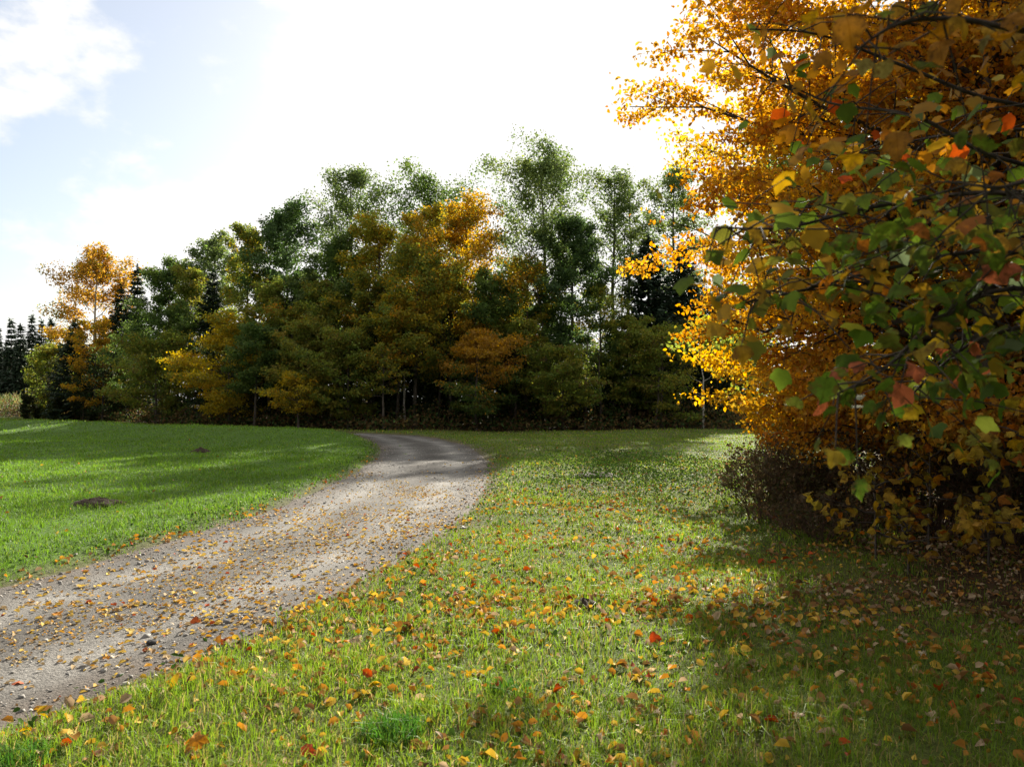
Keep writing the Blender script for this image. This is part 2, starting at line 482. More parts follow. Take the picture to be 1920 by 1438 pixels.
def maple_outline(rng=None, j=0.0):
    h = [(0.0, 0.0), (0.18, -0.04), (0.33, 0.05), (0.40, 0.20), (0.50, 0.36), (0.52, 0.56), (0.40, 0.60), (0.29, 0.66), (0.22, 0.80), (0.10, 0.93), (0.0, 1.05)]
    pts = h + [(-x, y) for x, y in h[-2:0:-1]]
    return np.array(pts)
SHARP = [(0.0, 0.0), (0.16, -0.05), (0.30, 0.02), (0.27, 0.10), (0.55, 0.26), (0.40, 0.33), (0.52, 0.56), (0.34, 0.52), (0.20, 0.62), (0.17, 0.80), (0.0, 1.06)]
SHARP = np.array(SHARP + [(-x, y) for x, y in SHARP[-2:0:-1]])
def maple_mesh(name, rng, mat, curl=0.2, stem=True, sharp=False):
    o = SHARP if sharp else maple_outline()
    o = o + rng.normal(size=o.shape) * 0.035; bx, by, tw = rng.normal(size=3) * np.array([0.5, 0.35, 0.5])
    z = lambda x, y: -curl * (x * x * 1.6 + (y - 0.4) ** 2 * 1.1) + 0.10 * np.abs(x) + 0.05 * np.sin(5 * x + 7 * y + curl * 9) + bx * x * np.abs(x) + by * (y - 0.4) ** 2 + tw * x * (y - 0.4)
    V = [(0, 0.36, 0.0)] + [(x, y, z(x, y)) for x, y in o]
    n = len(o)
    Fq = [(0, 1 + i, 1 + (i + 1) % n) for i in range(n)]
    if stem:
        b = len(V)
        V += [(-0.012, 0.0, z(0, 0)), (0.012, 0.0, z(0, 0)), (0.06, -0.5, -0.05), (0.04, -0.5, -0.06)]
        Fq += [(b, b + 1, b + 2), (b, b + 2, b + 3)]
    return np_mesh(name, np.array(V, float), [np.array(Fq)], None, mat, True)
def oval_leaf_mesh(name, rng, mat, curl=0.25, wd=0.3):
    V = [(0, 0, 0)]; 
    ys = [0.12, 0.3, 0.5, 0.7, 0.87]; ws = [0.5, 0.9, 1.0, 0.78, 0.4]
    V = []
    for y, q in zip(ys, ws):
        zc = -curl * (y - 0.45) ** 2 * 2
        q = q * wd * (1 + rng.normal() * 0.05)
        V += [(-q, y, zc + 0.35 * q), (0, y, zc), (q, y, zc + 0.35 * q)]
    b = len(V); V += [(0, 0, -curl * .4), (0, 1.0, -curl * 0.6), (0.02, -0.18, -curl * .4)]
    Fq = []
    Ft = [(b, 1, 0), (b, 2, 1), (12, 13, b + 1), (13, 14, b + 1), (b, b + 2, 1)]
    for i in range(4):
        a = 3 * i
        Fq += [(a, a + 1, a + 4, a + 3), (a + 1, a + 2, a + 5, a + 4)]
    return np_mesh(name, np.array(V, float), [np.array(Fq), np.array(Ft)], None, mat, True)

def bulk(TV, TF, pos, Fr, size, cols):
    """n copies of a template; returns V, faces, cols"""
    k = len(TV); n = len(pos)
    V = np.einsum('nij,kj->nki', Fr, TV) * np.asarray(size).reshape(-1, 1, 1) + pos[:, None, :]
    base = (np.arange(n) * k)[:, None, None]
    faces = [(f[None] + base).reshape(-1, f.shape[1]) for f in TF]
    c = np.repeat(cols, k, axis=0)
    return V.reshape(-1, 3), faces, c

def pick(rng, pal, n):
    """pal: list of (weight, (r,g,b))"""
    wts = np.array([p[0] for p in pal], float); wts /= wts.sum()
    cs = np.array([p[1] for p in pal], float)
    return cs[rng.choice(len(pal), n, p=wts)]

def tube(points, radii, sides=6):
    pts = np.asarray(points, float); n = len(pts)
    t = np.gradient(pts, axis=0); t /= np.linalg.norm(t, axis=1)[:, None] + 1e-9
    ref = np.array([0.0, 0, 1]) if abs(t[:, 2]).mean() < 0.8 else np.array([1.0, 0, 0])
    a = np.cross(t, ref); a /= np.linalg.norm(a, axis=1)[:, None] + 1e-9
    b = np.cross(t, a)
    ang = np.arange(sides) / sides * 2 * PI
    V = pts[:, None] + (np.cos(ang)[None, :, None] * a[:, None] + np.sin(ang)[None, :, None] * b[:, None]) * np.asarray(radii)[:, None, None]
    i = np.arange(n - 1)[:, None] * sides; j = np.arange(sides)[None]; jn = (j + 1) % sides
    f = np.stack([i + j, i + jn, i + sides + jn, i + sides + j], 2).reshape(-1, 4)
    return V.reshape(-1, 3), f

class Tubes:
    def __init__(s): s.V = []; s.F = []; s.n = 0
    def add(s, pts, rad, sides=6):
        v, f = tube(pts, rad, sides)
        s.V.append(v); s.F.append(f + s.n); s.n += len(v)
    def mesh(s, name, mat):
        return np_mesh(name, np.concatenate(s.V), [np.concatenate(s.F)], None, mat, True)

# ------------------------------------------------------------------ trees
GREEN = (0.082, 0.132, 0.028); DGREEN = (0.052, 0.095, 0.026); OLIVE = (0.120, 0.155, 0.028); PALEG = (0.13, 0.17, 0.055)
YEL = (0.42, 0.27, 0.025); ORA = (0.46, 0.19, 0.025); RUST = (0.28, 0.11, 0.022); GOLD = (0.50, 0.26, 0.025); BROWN = (0.13, 0.075, 0.03)
BLUEG = (0.07, 0.11, 0.05); LIME = (0.18, 0.21, 0.035); RED = (0.40, 0.055, 0.02)
PAL = {
    'aspen': [(4, PALEG), (3, (0.085, 0.125, 0.05)), (2, GREEN), (1, LIME)],
    'green': [(4, GREEN), (3, DGREEN), (2, PALEG), (1, OLIVE)],
    'deepgreen': [(3, DGREEN), (3, BLUEG), (2, GREEN)],
    'lime': [(4, LIME), (3, OLIVE), (2, PALEG), (1, YEL)],
    'olive': [(4, (0.155, 0.19, 0.032)), (2, (0.10, 0.15, 0.03)), (2, (0.23, 0.19, 0.03)), (0.6, BROWN)],
    'orange': [(3, (0.42, 0.21, 0.03)), (3, (0.42, 0.25, 0.03)), (1, YEL), (2.5, OLIVE)],
    'birch': [(4, (0.44, 0.235, 0.04)), (3, (0.38, 0.21, 0.05)), (2, YEL), (2, OLIVE)],
    'rusty': [(3, (0.36, 0.25, 0.03)), (3, (0.26, 0.24, 0.03)), (3, (0.15, 0.19, 0.03)), (0.7, ORA)],
    'yellow': [(3, (0.38, 0.27, 0.025)), (3, (0.30, 0.24, 0.025)), (2, OLIVE), (1, GOLD)],
    'brown': [(1.5, (0.22, 0.15, 0.03)), (2, (0.18, 0.17, 0.03)), (3, OLIVE)],
    'mixed': [(4, (0.16, 0.18, 0.03)), (2, (0.32, 0.24, 0.028)), (2, (0.09, 0.14, 0.03)), (0.5, ORA)],
    'gold': [(5, (0.45, 0.232, 0.033)), (3, (0.41, 0.17, 0.03)), (2, (0.45, 0.29, 0.045)), (1, (0.33, 0.12, 0.025)), (1, (0.22, 0.17, 0.03))],
    'goldyellow': [(5, (0.48, 0.27, 0.03)), (3, (0.45, 0.21, 0.03)), (2, (0.44, 0.32, 0.05)), (0.6, (0.2, 0.22, 0.03))],
    'sapling': [(3, (0.34, 0.23, 0.03)), (2, (0.30, 0.17, 0.03)), (3, (0.18, 0.18, 0.03)), (0.5, RED)],
}

def skeleton(rng, H, zb, R, r0, n1, up=(0.2, 1.0), ns=5, lean=(0, 0), top_round=0.8, wander=0.25, side=None, lv=0.5, lp=1.3):
    """returns trunk polyline, its radii, limbs [(pts, rad)], twigs [(pts, rad)], clump points (m,3)"""
    nt_ = 9
    t = np.linspace(0, 1, nt_)
    tr = np.zeros((nt_, 3)); tr[:, 2] = t * H * 0.97
    wx = np.cumsum(rng.normal(size=nt_)) * wander * H / 60; wy = np.cumsum(rng.normal(size=nt_)) * wander * H / 60
    tr[:, 0] = wx - wx[0] + lean[0] * t ** lp; tr[:, 1] = wy - wy[0] + lean[1] * t ** lp
    rad = r0 * (1 - t * 0.93) ** 0.8; rad[0] *= 1.35
    limbs = []; twigs = []; cl = []
    az = rng.uniform(0, 2 * PI)
    for i in range(n1):
        s = (i + rng.uniform(0, 0.9)) / n1
        tz = (zb + s * (H * 0.95 - zb)) / H
        p0 = np.array([np.interp(tz, t, tr[:, k]) for k in range(3)])
        az += 2.399 + rng.normal() * 0.5
        pk = 0.5 * top_round
        prof = (0.55 + 0.45 * math.sin(PI / 2 * s / pk)) if s < pk else max(0.0, 1 - ((s - pk) / (1.03 - pk)) ** 2) ** 0.42
        prof = max(prof, 0.2)
        Ln = R * prof * rng.uniform(lv, 1.2)
        if side is not None:
            Ln *= 1 + side[2] * (math.cos(az) * side[0] + math.sin(az) * side[1])
        el = up[0] + (up[1] - up[0]) * s + rng.normal() * 0.12
        d = np.array([math.cos(az) * math.cos(el), math.sin(az) * math.cos(el), math.sin(el)])
        m = 6
        uu = np.linspace(0, 1, m)
        pts = p0 + d * (uu * Ln)[:, None]
        bend = rng.normal(size=3) * 0.10 * Ln; bend[2] = abs(bend[2]) * 0.6
        pts = pts + bend * (uu ** 2)[:, None] + np.concatenate([[np.zeros(3)], rng.normal(size=(m - 1, 3)) * 0.025 * Ln])
        rb = max(0.012, np.interp(tz, t, rad) * 0.45)
        limbs.append((pts, rb * (1 - 0.88 * uu)))
        for k in range(ns):
            u = 0.22 + 0.75 * (k + rng.uniform(0, 1)) / ns
            q0 = np.array([np.interp(u, uu, pts[:, c]) for c in range(3)])
            sg = 1 if (k % 2) else -1
            a2 = az + sg * rng.uniform(0.5, 1.15); e2 = el * 0.7 + rng.normal() * 0.25
            l2 = Ln * (0.52 - 0.28 * u) * rng.uniform(0.7, 1.3)
            d2 = np.array([math.cos(a2) * math.cos(e2), math.sin(a2) * math.cos(e2), math.sin(e2)])
            vv = np.linspace(0, 1, 4)
            tp = q0 + d2 * (vv * l2)[:, None] + rng.normal(size=(4, 3)) * 0.03 * l2 * vv[:, None]
            twigs.append((tp, max(0.006, rb * 0.4 * (1 - 0.5 * u)) * (1 - 0.8 * vv)))
            for v in (0.3, 0.62, 0.85, 1.05):
                cl.append(q0 + d2 * l2 * v)
        for v in (0.6, 0.85, 1.03):
            cl.append(np.array([np.interp(min(v, 1), uu, pts[:, c]) for c in range(3)]) + d * Ln * max(0, v - 1))
    cl.append(tr[-1]); cl.append(tr[-1] + (0, 0, H * 0.02))
    cl = np.array(cl)
    # bring the crown to its measured height and spread
    kz = (H * 0.985 - zb) / (cl[:, 2].max() - zb)
    kr = R * 0.93 / np.percentile(np.hypot(cl[:, 0] - lean[0] * 0.5, cl[:, 1] - lean[1] * 0.5), 95)
    def fit(q):
        q = q.copy(); q[:, 2] = np.where(q[:, 2] > zb, zb + (q[:, 2] - zb) * kz, q[:, 2])
        return q
    def fitr(q):
        q = fit(q); q[:, :2] = q[:, :2] * kr
        return q
    tr = fit(tr); tr[:, :2] *= kr
    return tr, rad, [(fitr(p), r) for p, r in limbs], [(fitr(p), r) for p, r in twigs], fitr(cl)

def leaf_cloud(rng, cl, n, sig, flat, pal, hang=0.0, clump_w=0.65, tone=None):
    m = len(cl)
    wts = rng.uniform(0.25, 1.6, m) ** 1.6; wts /= wts.sum()
    idx = rng.choice(m, n, p=wts)
    cs = rng.uniform(0.65, 1.35, m)
    off = rng.normal(size=(n, 3)); off /= np.maximum(1, np.linalg.norm(off, axis=1) / 1.9)[:, None]
    off *= sig * cs[idx][:, None]; off[:, 2] *= flat
    off[:, 2] -= hang * sig * rng.uniform(0, 1, n)
    pos = cl[idx] + off
    ccol = pick(rng, pal, m) * rng.uniform(0.75, 1.3, (m, 1))
    lcol = pick(rng, pal, n)
    col = ccol[idx] * clump_w + lcol * (1 - clump_w)
    col = col * rng.uniform(0.75, 1.3, (n, 1))
    if tone is not None: col = tone(pos, col)
    return pos, np.clip(col, 0.003, 0.85)

FOREST_GROUP = 'trees along the edge of the wood'

def deciduous(name, label, px, ytop, hw, ybot, d, pal, seed, nleaf=9000, size=0.15, sig=None, n1=28, up=(0.22, 1.0), ns=7,
              flat=0.75, bark=None, top_round=0.75, group=FOREST_GROUP, tone=None, mat=None, hang=0.0, r0=None, cat='tree', lean=(0, 0)):
    rng = np.random.default_rng(seed)
    x = (px - 960) / F * d
    z0 = float(hgt(np.array([x]), np.array([d]))[0])
    H = CAM_Z + (745 - ytop) / F * d - z0
    zb = max(0.25, CAM_Z + (745 - ybot) / F * d - z0)
    R = hw / F * d * 1.5; nleaf = int(nleaf * 2.0); size *= 1.08; zb = max(0.25, zb * 0.75)
    if r0 is None: r0 = 0.035 + 0.0085 * H
    e = empty(name, (x, d, z0 - 0.05), label, cat, group)
    tr, rad, limbs, twigs, cl = skeleton(rng, H, zb, R, r0, n1, up, ns, lean, top_round)
    tb = Tubes(); tb.add(tr, rad, 7)
    for p, r in limbs: tb.add(p, r, 4)
    for p, r in twigs[::2]: tb.add(p, r, 3)
    mesh_obj('trunk', tb.mesh('trunk', bark or M_BARK), e)
    sg = sig if sig else max(0.13, R * 0.085)
    pos, col = leaf_cloud(rng, cl, nleaf, sg, flat, PAL[pal], hang, tone=tone)
    pos[:, 2] = np.maximum(pos[:, 2], 0.12)
    Fr = frames(rng, len(pos), 0.25, 0.3)
    V, fs, c = bulk(RHOMB_V, RHOMB_F, pos, Fr, size * rng.uniform(0.6, 1.25, len(pos)), col)
    cr = mesh_obj('crown', np_mesh('crown', V, fs, c, mat or M_LEAF), e)
    cr['kind'] = 'stuff'
    return e

def spruce_arrays(rng, H, R, zb, n_whorl, size, pal, dens=1.0):
    limbs = []; pos = []; fr = []; 
    for i in range(n_whorl):
        s = i / n_whorl
        z = zb + (H * 0.985 - zb) * min(0.985, s ** 0.92 + rng.normal() * 0.006)
        rr = R * (1 - s) ** 0.85 * rng.uniform(0.8, 1.15) + 0.06
        nb = 8 if s < 0.8 else 6
        a0 = rng.uniform(0, 2 * PI)
        for k in range(nb):
            a = a0 + k * 2 * PI / nb + rng.normal() * 0.2
            ln = rr * rng.uniform(0.75, 1.15)
            m = 5; u = np.linspace(0, 1, m)
            el = 0.55 * s - 0.12
            pts = np.stack([np.cos(a) * u * ln, np.sin(a) * u * ln, z + ln * (el * u - 0.32 * u * (1 - s) + 0.22 * u ** 3)], 1)
            limbs.append((pts, max(0.006, 0.012 * ln) * (1 - 0.8 * u)))
            q = max(6, int(ln / size * 13 * dens))
            uu = rng.uniform(0.12, 1.0, q)
            pp = np.stack([np.interp(uu, u, pts[:, c]) for c in range(3)], 1)
            sgn = rng.choice([-1, 1], q)
            ang = a + sgn * rng.uniform(0.25, 1.1, q)
            dirv = np.stack([np.cos(ang), np.sin(ang), -0.25 + rng.normal(size=q) * 0.22], 1)
            dirv /= np.linalg.norm(dirv, axis=1)[:, None]
            nrm = np.stack([rng.normal(size=q) * 0.35, rng.normal(size=q) * 0.35, np.ones(q)], 1)
            nrm -= (nrm * dirv).sum(1)[:, None] * dirv; nrm /= np.linalg.norm(nrm, axis=1)[:, None]
            fr.append(np.stack([np.cross(dirv, nrm), dirv, nrm], 2)); pos.append(pp)
    q = 26
    tp = np.stack([np.zeros(q), np.zeros(q), H * (1 - rng.uniform(0, 0.06, q))], 1)
    f2 = frames(rng, q, 0.2); pos.append(tp); fr.append(f2)
    pos = np.concatenate(pos); fr = np.concatenate(fr)
    col = pick(rng, pal, len(pos)) * rng.uniform(0.7, 1.3, (len(pos), 1))
    return limbs, pos, fr, col

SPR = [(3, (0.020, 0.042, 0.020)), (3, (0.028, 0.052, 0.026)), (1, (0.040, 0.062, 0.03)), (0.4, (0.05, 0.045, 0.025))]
def spruce(name, label, px, ytop, hw, d, seed, ybot=None, nw=26, size=0.30, group=FOREST_GROUP, dens=1.0, cat='tree'):
    rng = np.random.default_rng(seed)
    x = (px - 960) / F * d
    z0 = float(hgt(np.array([x]), np.array([d]))[0])
    H = CAM_Z + (745 - ytop) / F * d - z0
    R = hw / F * d * 1.25; nw = int(nw * 1.6)
    zb = 0.4 if ybot is None else max(0.3, CAM_Z + (745 - ybot) / F * d - z0)
    e = empty(name, (x, d, z0 - 0.05), label, cat, group)
    limbs, pos, fr, col = spruce_arrays(rng, H, R, zb, nw, size, SPR, dens)
    tb = Tubes()
    tb.add(np.array([(0, 0, 0), (0, 0, H * 0.5), (0, 0, H * 0.99)]), np.array([0.015 * H, 0.009 * H, 0.01]), 7)
    for p, r in limbs: tb.add(p, r, 3)
    mesh_obj('trunk', tb.mesh('trunk', M_DARKBARK), e)
    V, fs, c = bulk(NEED_V, NEED_F, pos, fr, size * rng.uniform(0.7, 1.3, len(pos)), col)
    cr = mesh_obj('crown', np_mesh('crown', V, fs, c, M_NEEDLE), e); cr['kind'] = 'stuff'
    return e

# ---- far conifers at the left edge
far_l = [(-22, 604, 'behind the frame edge'), (14, 603, ''), (34, 598, ''), (58, 592, ''), (73, 603, ''), (92, 597, '')]
FARG = 'far conifers beyond the left field'
spruce('spruce_tree', 'far dark conifer cut by the left edge of the view, beyond the field', -6, 612, 17, 112, 11, nw=20, size=0.5, group=FARG)
spruce('spruce_tree', 'far dark conifer, second from the left of the distant row', 20, 597, 16, 108, 12, nw=20, size=0.5, group=FARG)
spruce('spruce_tree', 'short far conifer in a dip between two taller distant ones', 38, 606, 15, 104, 13, nw=20, size=0.5, group=FARG)
spruce('spruce_tree', 'tallest pointed conifer of the distant row at the far left', 59, 590, 17, 106, 14, nw=20, size=0.5, group=FARG)
spruce('spruce_tree', 'far dark conifer next to the olive shrub at the end of the wood', 77, 601, 16, 100, 15, nw=20, size=0.5, group=FARG)
spruce('spruce_tree', 'far conifer whose tip stands above the olive shrub, left of the orange birch', 96, 598, 15, 96, 16, nw=20, size=0.5, group=FARG)

# ---- edge of the wood, left to right
deciduous('shrub', 'olive bush ending the wood on its left, in front of the far conifers', 92, 640, 34, 775, 63, 'olive', 101, 5000, 0.17, cat='shrub')
deciduous('birch_tree', 'orange birch with white trunk at the left end of the wood', 174, 456, 52, 640, 62, 'birch', 102, 9000, 0.17, bark=M_BIRCH, top_round=0.9, up=(0.35, 1.1))
spruce('spruce_tree', 'spruce with a sharp tip beside the orange birch', 256, 494, 42, 60, 103, nw=28)
spruce('spruce_tree', 'lower dark spruce between the orange birch and the sharp tipped spruce', 226, 532, 40, 61, 104, nw=24)
spruce('spruce_tree', 'dark spruce in front of the orange birch trunk', 140, 598, 42, 59, 105, nw=22)
deciduous('maple_tree', 'small orange maple in front of the dark spruces below the birch', 178, 596, 34, 752, 57, 'orange', 106, 3800, 0.15, flat=0.4)
deciduous('aspen_tree', 'rounded green tree right of the sharp tipped spruce', 318, 478, 44, 660, 56, 'green', 107, 9000, 0.16)
deciduous('birch_tree', 'olive brown birch beside the rounded green tree at left', 352, 492, 40, 690, 54, 'olive', 108, 8500, 0.15, bark=M_BIRCH)
deciduous('maple_tree', 'low olive maple with branches to the ground, left of the yellow maple', 292, 612, 56, 768, 51, 'olive', 109, 7500, 0.14, flat=0.5)
spruce('spruce_tree', 'dark spruce standing above the yellow maple', 398, 502, 44, 52, 110, nw=26)
deciduous('aspen_tree', 'pale green aspen behind the dark spruce in the left half of the wood', 398, 428, 42, 560, 58, 'aspen', 111, 6500, 0.16)
deciduous('aspen_tree', 'yellow green poplar with knobbly top left of the deep green tree', 462, 416, 44, 660, 50, 'lime', 112, 10000, 0.15)
deciduous('maple_tree', 'yellow maple in flat layers at the field edge, left of the road', 430, 588, 76, 772, 46, 'yellow', 113, 9500, 0.14, flat=0.28, up=(0.05, 0.6))
deciduous('oak_tree', 'deep green tree with heavy rounded crown in the left half of the wood', 535, 378, 56, 610, 50, 'deepgreen', 114, 13000, 0.15)
deciduous('aspen_tree', 'bright green young tree at the foot of the deep green crown', 575, 500, 38, 640, 47, 'aspen', 115, 6000, 0.14)
deciduous('aspen_tree', 'tall airy aspen left of the orange trees, sky showing through it', 656, 304, 66, 540, 50, 'aspen', 116, 9500, 0.14, up=(0.4, 1.15))
deciduous('aspen_tree', 'green tree filling below the tall airy aspen', 632, 430, 54, 640, 47, 'green', 117, 9500, 0.15)
deciduous('maple_tree', 'brownish maple under the bright green young tree', 580, 590, 56, 772, 43, 'brown', 118, 7500, 0.13, flat=0.4)
deciduous('maple_tree', 'dull olive maple left of the dark gap in the wood', 652, 610, 56, 775, 42, 'olive', 119, 8000, 0.13, flat=0.45)
deciduous('maple_tree', 'rust and olive maple right of the tall airy aspen', 708, 396, 58, 640, 46, 'rusty', 120, 10000, 0.14)
deciduous('aspen_tree', 'green aspen whose round top rises behind the orange trees', 802, 310, 82, 520, 53, 'green', 121, 9500, 0.155)
deciduous('maple_tree', 'golden orange maple below the round green aspen', 876, 364, 72, 600, 45, 'orange', 122, 11500, 0.14)
deciduous('maple_tree', 'mixed olive and orange maple in the middle of the wood', 778, 452, 66, 680, 43, 'mixed', 123, 10500, 0.135)
deciduous('maple_tree', 'orange topped slim maple between the rust maple and golden maple', 800, 380, 46, 540, 47, 'rusty', 124, 7000, 0.14)
deciduous('aspen_tree', 'tallest aspen of the wood, pale green with a long bare trunk', 1034, 264, 80, 500, 46, 'aspen', 125, 13000, 0.135, up=(0.4, 1.15), top_round=0.9)
deciduous('aspen_tree', 'slender grey green aspen right of the tallest one', 1142, 308, 48, 500, 47, 'aspen', 126, 5600, 0.13, up=(0.5, 1.2))
deciduous('aspen_tree', 'thin sparse aspen with bare pole in the sky gap', 1186, 330, 30, 420, 49, 'aspen', 127, 1500, 0.13, up=(0.5, 1.2))
deciduous('pine_tree', 'dark green bushy tree below the tallest aspen', 1074, 398, 54, 600, 44, 'deepgreen', 128, 9500, 0.14)
deciduous('maple_tree', 'green young maple between the golden maple and tallest aspen', 925, 500, 52, 690, 43, 'green', 129, 8500, 0.13)
deciduous('maple_tree', 'thin rust leaved maple in front of the tallest aspen trunk', 985, 470, 40, 640, 44, 'rusty', 130, 3800, 0.13)
deciduous('maple_tree', 'small maple with orange top and green skirt at the end of the road', 892, 618, 66, 762, 40, 'mixed', 131, 6500, 0.125, flat=0.35, up=(0.0, 0.6), ns=5,
          tone=lambda p, c: c * 0.3 + 0.7 * np.where((p[:, 2:3] + np.random.default_rng(3).normal(size=(len(c), 1)) * 0.5 + 0.5 * np.sin(p[:, :1] * 2) > 2.6), np.array([[0.36, 0.165, 0.025]]), np.array([[0.035, 0.08, 0.022]])) * (0.7 + 0.6 * np.random.default_rng(4).uniform(size=(len(c), 1))))
deciduous('maple_tree', 'low olive maple right of the orange topped small maple', 1055, 640, 52, 768, 41, 'olive', 132, 6000, 0.125, flat=0.4)
spruce('spruce_tree', 'broad black looking spruce beside the orange beech', 1216, 436, 84, 46, 133, nw=30)
spruce('spruce_tree', 'second dark spruce half hidden behind the orange beech leaves', 1280, 450, 80, 48, 134, nw=26)
deciduous('aspen_tree', 'green aspen half hidden behind the left tips of the orange beech', 1262, 296, 56, 500, 52, 'aspen', 135, 7000, 0.15)
deciduous('maple_tree', 'dim olive maple under the black looking spruce', 1240, 600, 60, 770, 42, 'olive', 136, 6500, 0.125, flat=0.4)
deciduous('maple_tree', 'yellow green sapling in the light under the sky gap', 1130, 520, 40, 690, 44, 'lime', 137, 3600, 0.125)
deciduous('shrub', 'low yellow shrub at the foot of the brownish maple', 560, 690, 42, 765, 41, 'yellow', 138, 2600, 0.12, flat=0.35, cat='shrub')
deciduous('maple_tree', 'pale sapling with thin leaves in the dark gap of the wood', 720, 640, 34, 720, 41, 'mixed', 139, 1100, 0.12, flat=0.35)
deciduous('maple_tree', 'dim green young tree in the shade right of the road end', 1150, 620, 50, 770, 44, 'green', 140, 5000, 0.125)

MID = [(505, 520, 44, 745, 46, 'olive', 6500, 'olive tree in the middle layer between the yellow maple and deep green crown'),
       (690, 505, 50, 740, 44, 'mixed', 7000, 'olive and orange tree in the middle layer under the rust maple'),
       (845, 500, 46, 700, 43.5, 'rusty', 6000, 'rust brown tree directly under the golden orange maple'),
       (478, 600, 44, 770, 44, 'green', 5500, 'dim green tree at the right side of the yellow maple'),
       (335, 560, 46, 740, 53, 'green', 6500, 'dark green tree under the olive brown birch at left'),
       (258, 600, 44, 765, 55, 'green', 5500, 'low dark green tree at the foot of the sharp tipped spruce'),
       (965, 590, 46, 765, 42.5, 'olive', 5500, 'olive tree in shade right of the small orange topped maple'),
       (1020, 545, 44, 720, 44.5, 'green', 5500, 'green tree in the middle layer under the tallest aspen'),
       (612, 520, 46, 730, 45.5, 'olive', 6500, 'olive tree in the middle layer under the tall airy aspen'),
       (745, 545, 44, 700, 43, 'yellow', 4200, 'yellowish loose tree over the pale slanting trunk'),
       (540, 560, 46, 745, 45, 'mixed', 6000, 'brown and olive tree under the deep green crown'),
       (1180, 585, 40, 765, 43, 'olive', 4500, 'low olive tree left of the black looking spruce')]
for k, (px, yt, hw, yb, d, pal, nl, lab) in enumerate(MID):
    yb -= 55
    deciduous('maple_tree', lab, px, yt, hw, yb, d, pal, 160 + k, nl, 0.13, flat=0.55)

# bare trunks standing in the shade of the wood's edge
rng = np.random.default_rng(77)
tw = [(760, 560, 43.5, 'pale slanting trunk in the middle of the wood, left of the small orange topped maple', M_BIRCH, -0.4),
      (742, 600, 44.5, 'pale thin trunk beside the slanting one in the middle of the wood', M_BIRCH, 0.2),
      (1165, 430, 48.5, 'tall bare pole trunk standing in the sky gap', M_BARK, 0.1),
      (1040, 500, 43.5, 'slanting bare trunk right of the tallest aspen', M_BARK, -0.9),
      (1096, 640, 42.5, 'grey trunk in the shade under the bushy dark green tree', M_BARK, 0.1),
      (1128, 660, 43, 'grey trunk nearest the yellow green sapling', M_BARK, -0.1),
      (1232, 690, 41.3, 'short grey trunk at the grass edge under the black looking spruce', M_BARK, 0.1),
      (1316, 690, 41.6, 'pale trunk at the grass edge close to the orange beech', M_BIRCH, 0.15)]
for px, yt, d, lab, mt, ln in tw:
    x = (px - 960) / F * d
    H = CAM_Z + (745 - yt) / F * d
    e = empty('bare_tree', (x, d, 0), lab, 'tree trunk')
    t = np.linspace(0, 1, 7)
    pts = np.stack([ln * t + np.cumsum(rng.normal(size=7)) * 0.04, rng.normal(size=7) * 0.03, t * H], 1)
    r = 0.07 * (1 - 0.6 * t)
    tb = Tubes(); tb.add(pts, r, 7)
    for k in range(5):
        u = rng.uniform(0.45, 0.98); q = np.array([np.interp(u, t, pts[:, c]) for c in range(3)])
        a = rng.uniform(0, 2 * PI); l = rng.uniform(0.4, 1.1)
        tb.add(np.array([q, q + (math.cos(a) * l * .6, math.sin(a) * l * .6, l * 0.2), q + (math.cos(a) * l, math.sin(a) * l, l * 0.5)]), np.array([0.02, 0.013, 0.005]), 4)
    mesh_obj('trunk', tb.mesh('trunk', mt), e)

# ---- the depth of the wood behind its edge, and the wood behind the orange trees: one mass
rng = np.random.default_rng(500)
protos = []
for k in range(3):
    r2 = np.random.default_rng(600 + k)
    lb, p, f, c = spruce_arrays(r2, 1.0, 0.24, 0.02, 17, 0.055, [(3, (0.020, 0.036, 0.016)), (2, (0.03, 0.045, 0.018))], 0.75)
    protos.append((p, f, np.full(len(p), 0.055), c))
for k in range(3):
    r2 = np.random.default_rng(700 + k)
    tr, rad, lbs, tws, cl = skeleton(r2, 1.0, 0.03, 0.26, 0.02, 16, (0.2, 1.0), 4)
    p, c = leaf_cloud(r2, cl, 2600, 0.05, 0.75, [(4, (0.020, 0.034, 0.012)), (2, (0.03, 0.034, 0.011)), (0.6, (0.06, 0.045, 0.016))])  # leaf colours darkened to stand in for the unlit interior of the wood
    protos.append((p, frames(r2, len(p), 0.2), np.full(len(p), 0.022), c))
WV = []; WF3 = []; WF4 = []; WC = []; off = 0
sky_x = np.array([-50, 90, 110, 240, 300, 420, 520, 620, 760, 900, 1000, 1080, 1100, 1210, 1230, 1300, 1500])
sky_y = np.array([640, 640, 560, 590, 560, 520, 470, 450, 450, 450, 480, 540, 570, 560, 470, 460, 460.0])
spots = []
for i in range(210):
    px = rng.uniform(45, 1420)
    x0 = (px - 960) / F * 44
    dd = float(forest_front(np.array([x0]))[0]) + rng.uniform(3.5, 18)
    yt = np.interp(px, sky_x, sky_y) + rng.uniform(80, 210)
    spots.append(((px - 960) / F * dd, dd, CAM_Z + (745 - yt) / F * dd))
for i in range(64):                       # behind the far conifers
    y = rng.uniform(113, 128); spots.append((rng.uniform(-88, -56), y, rng.uniform(7.4, 9.8)))
for i in range(60):                       # right-hand wood
    y = rng.uniform(15, 40); x = y * 0.44 + rng.uniform(2.6, 14)
    spots.append((x, y, rng.uniform(5.0, 8.5)))
for i in range(34):
    y = rng.uniform(9.5, 20); x = max(6.2, y * 0.55 + rng.uniform(0.3, 7))
    spots.append((x, y, rng.uniform(3.5, 6.5)))
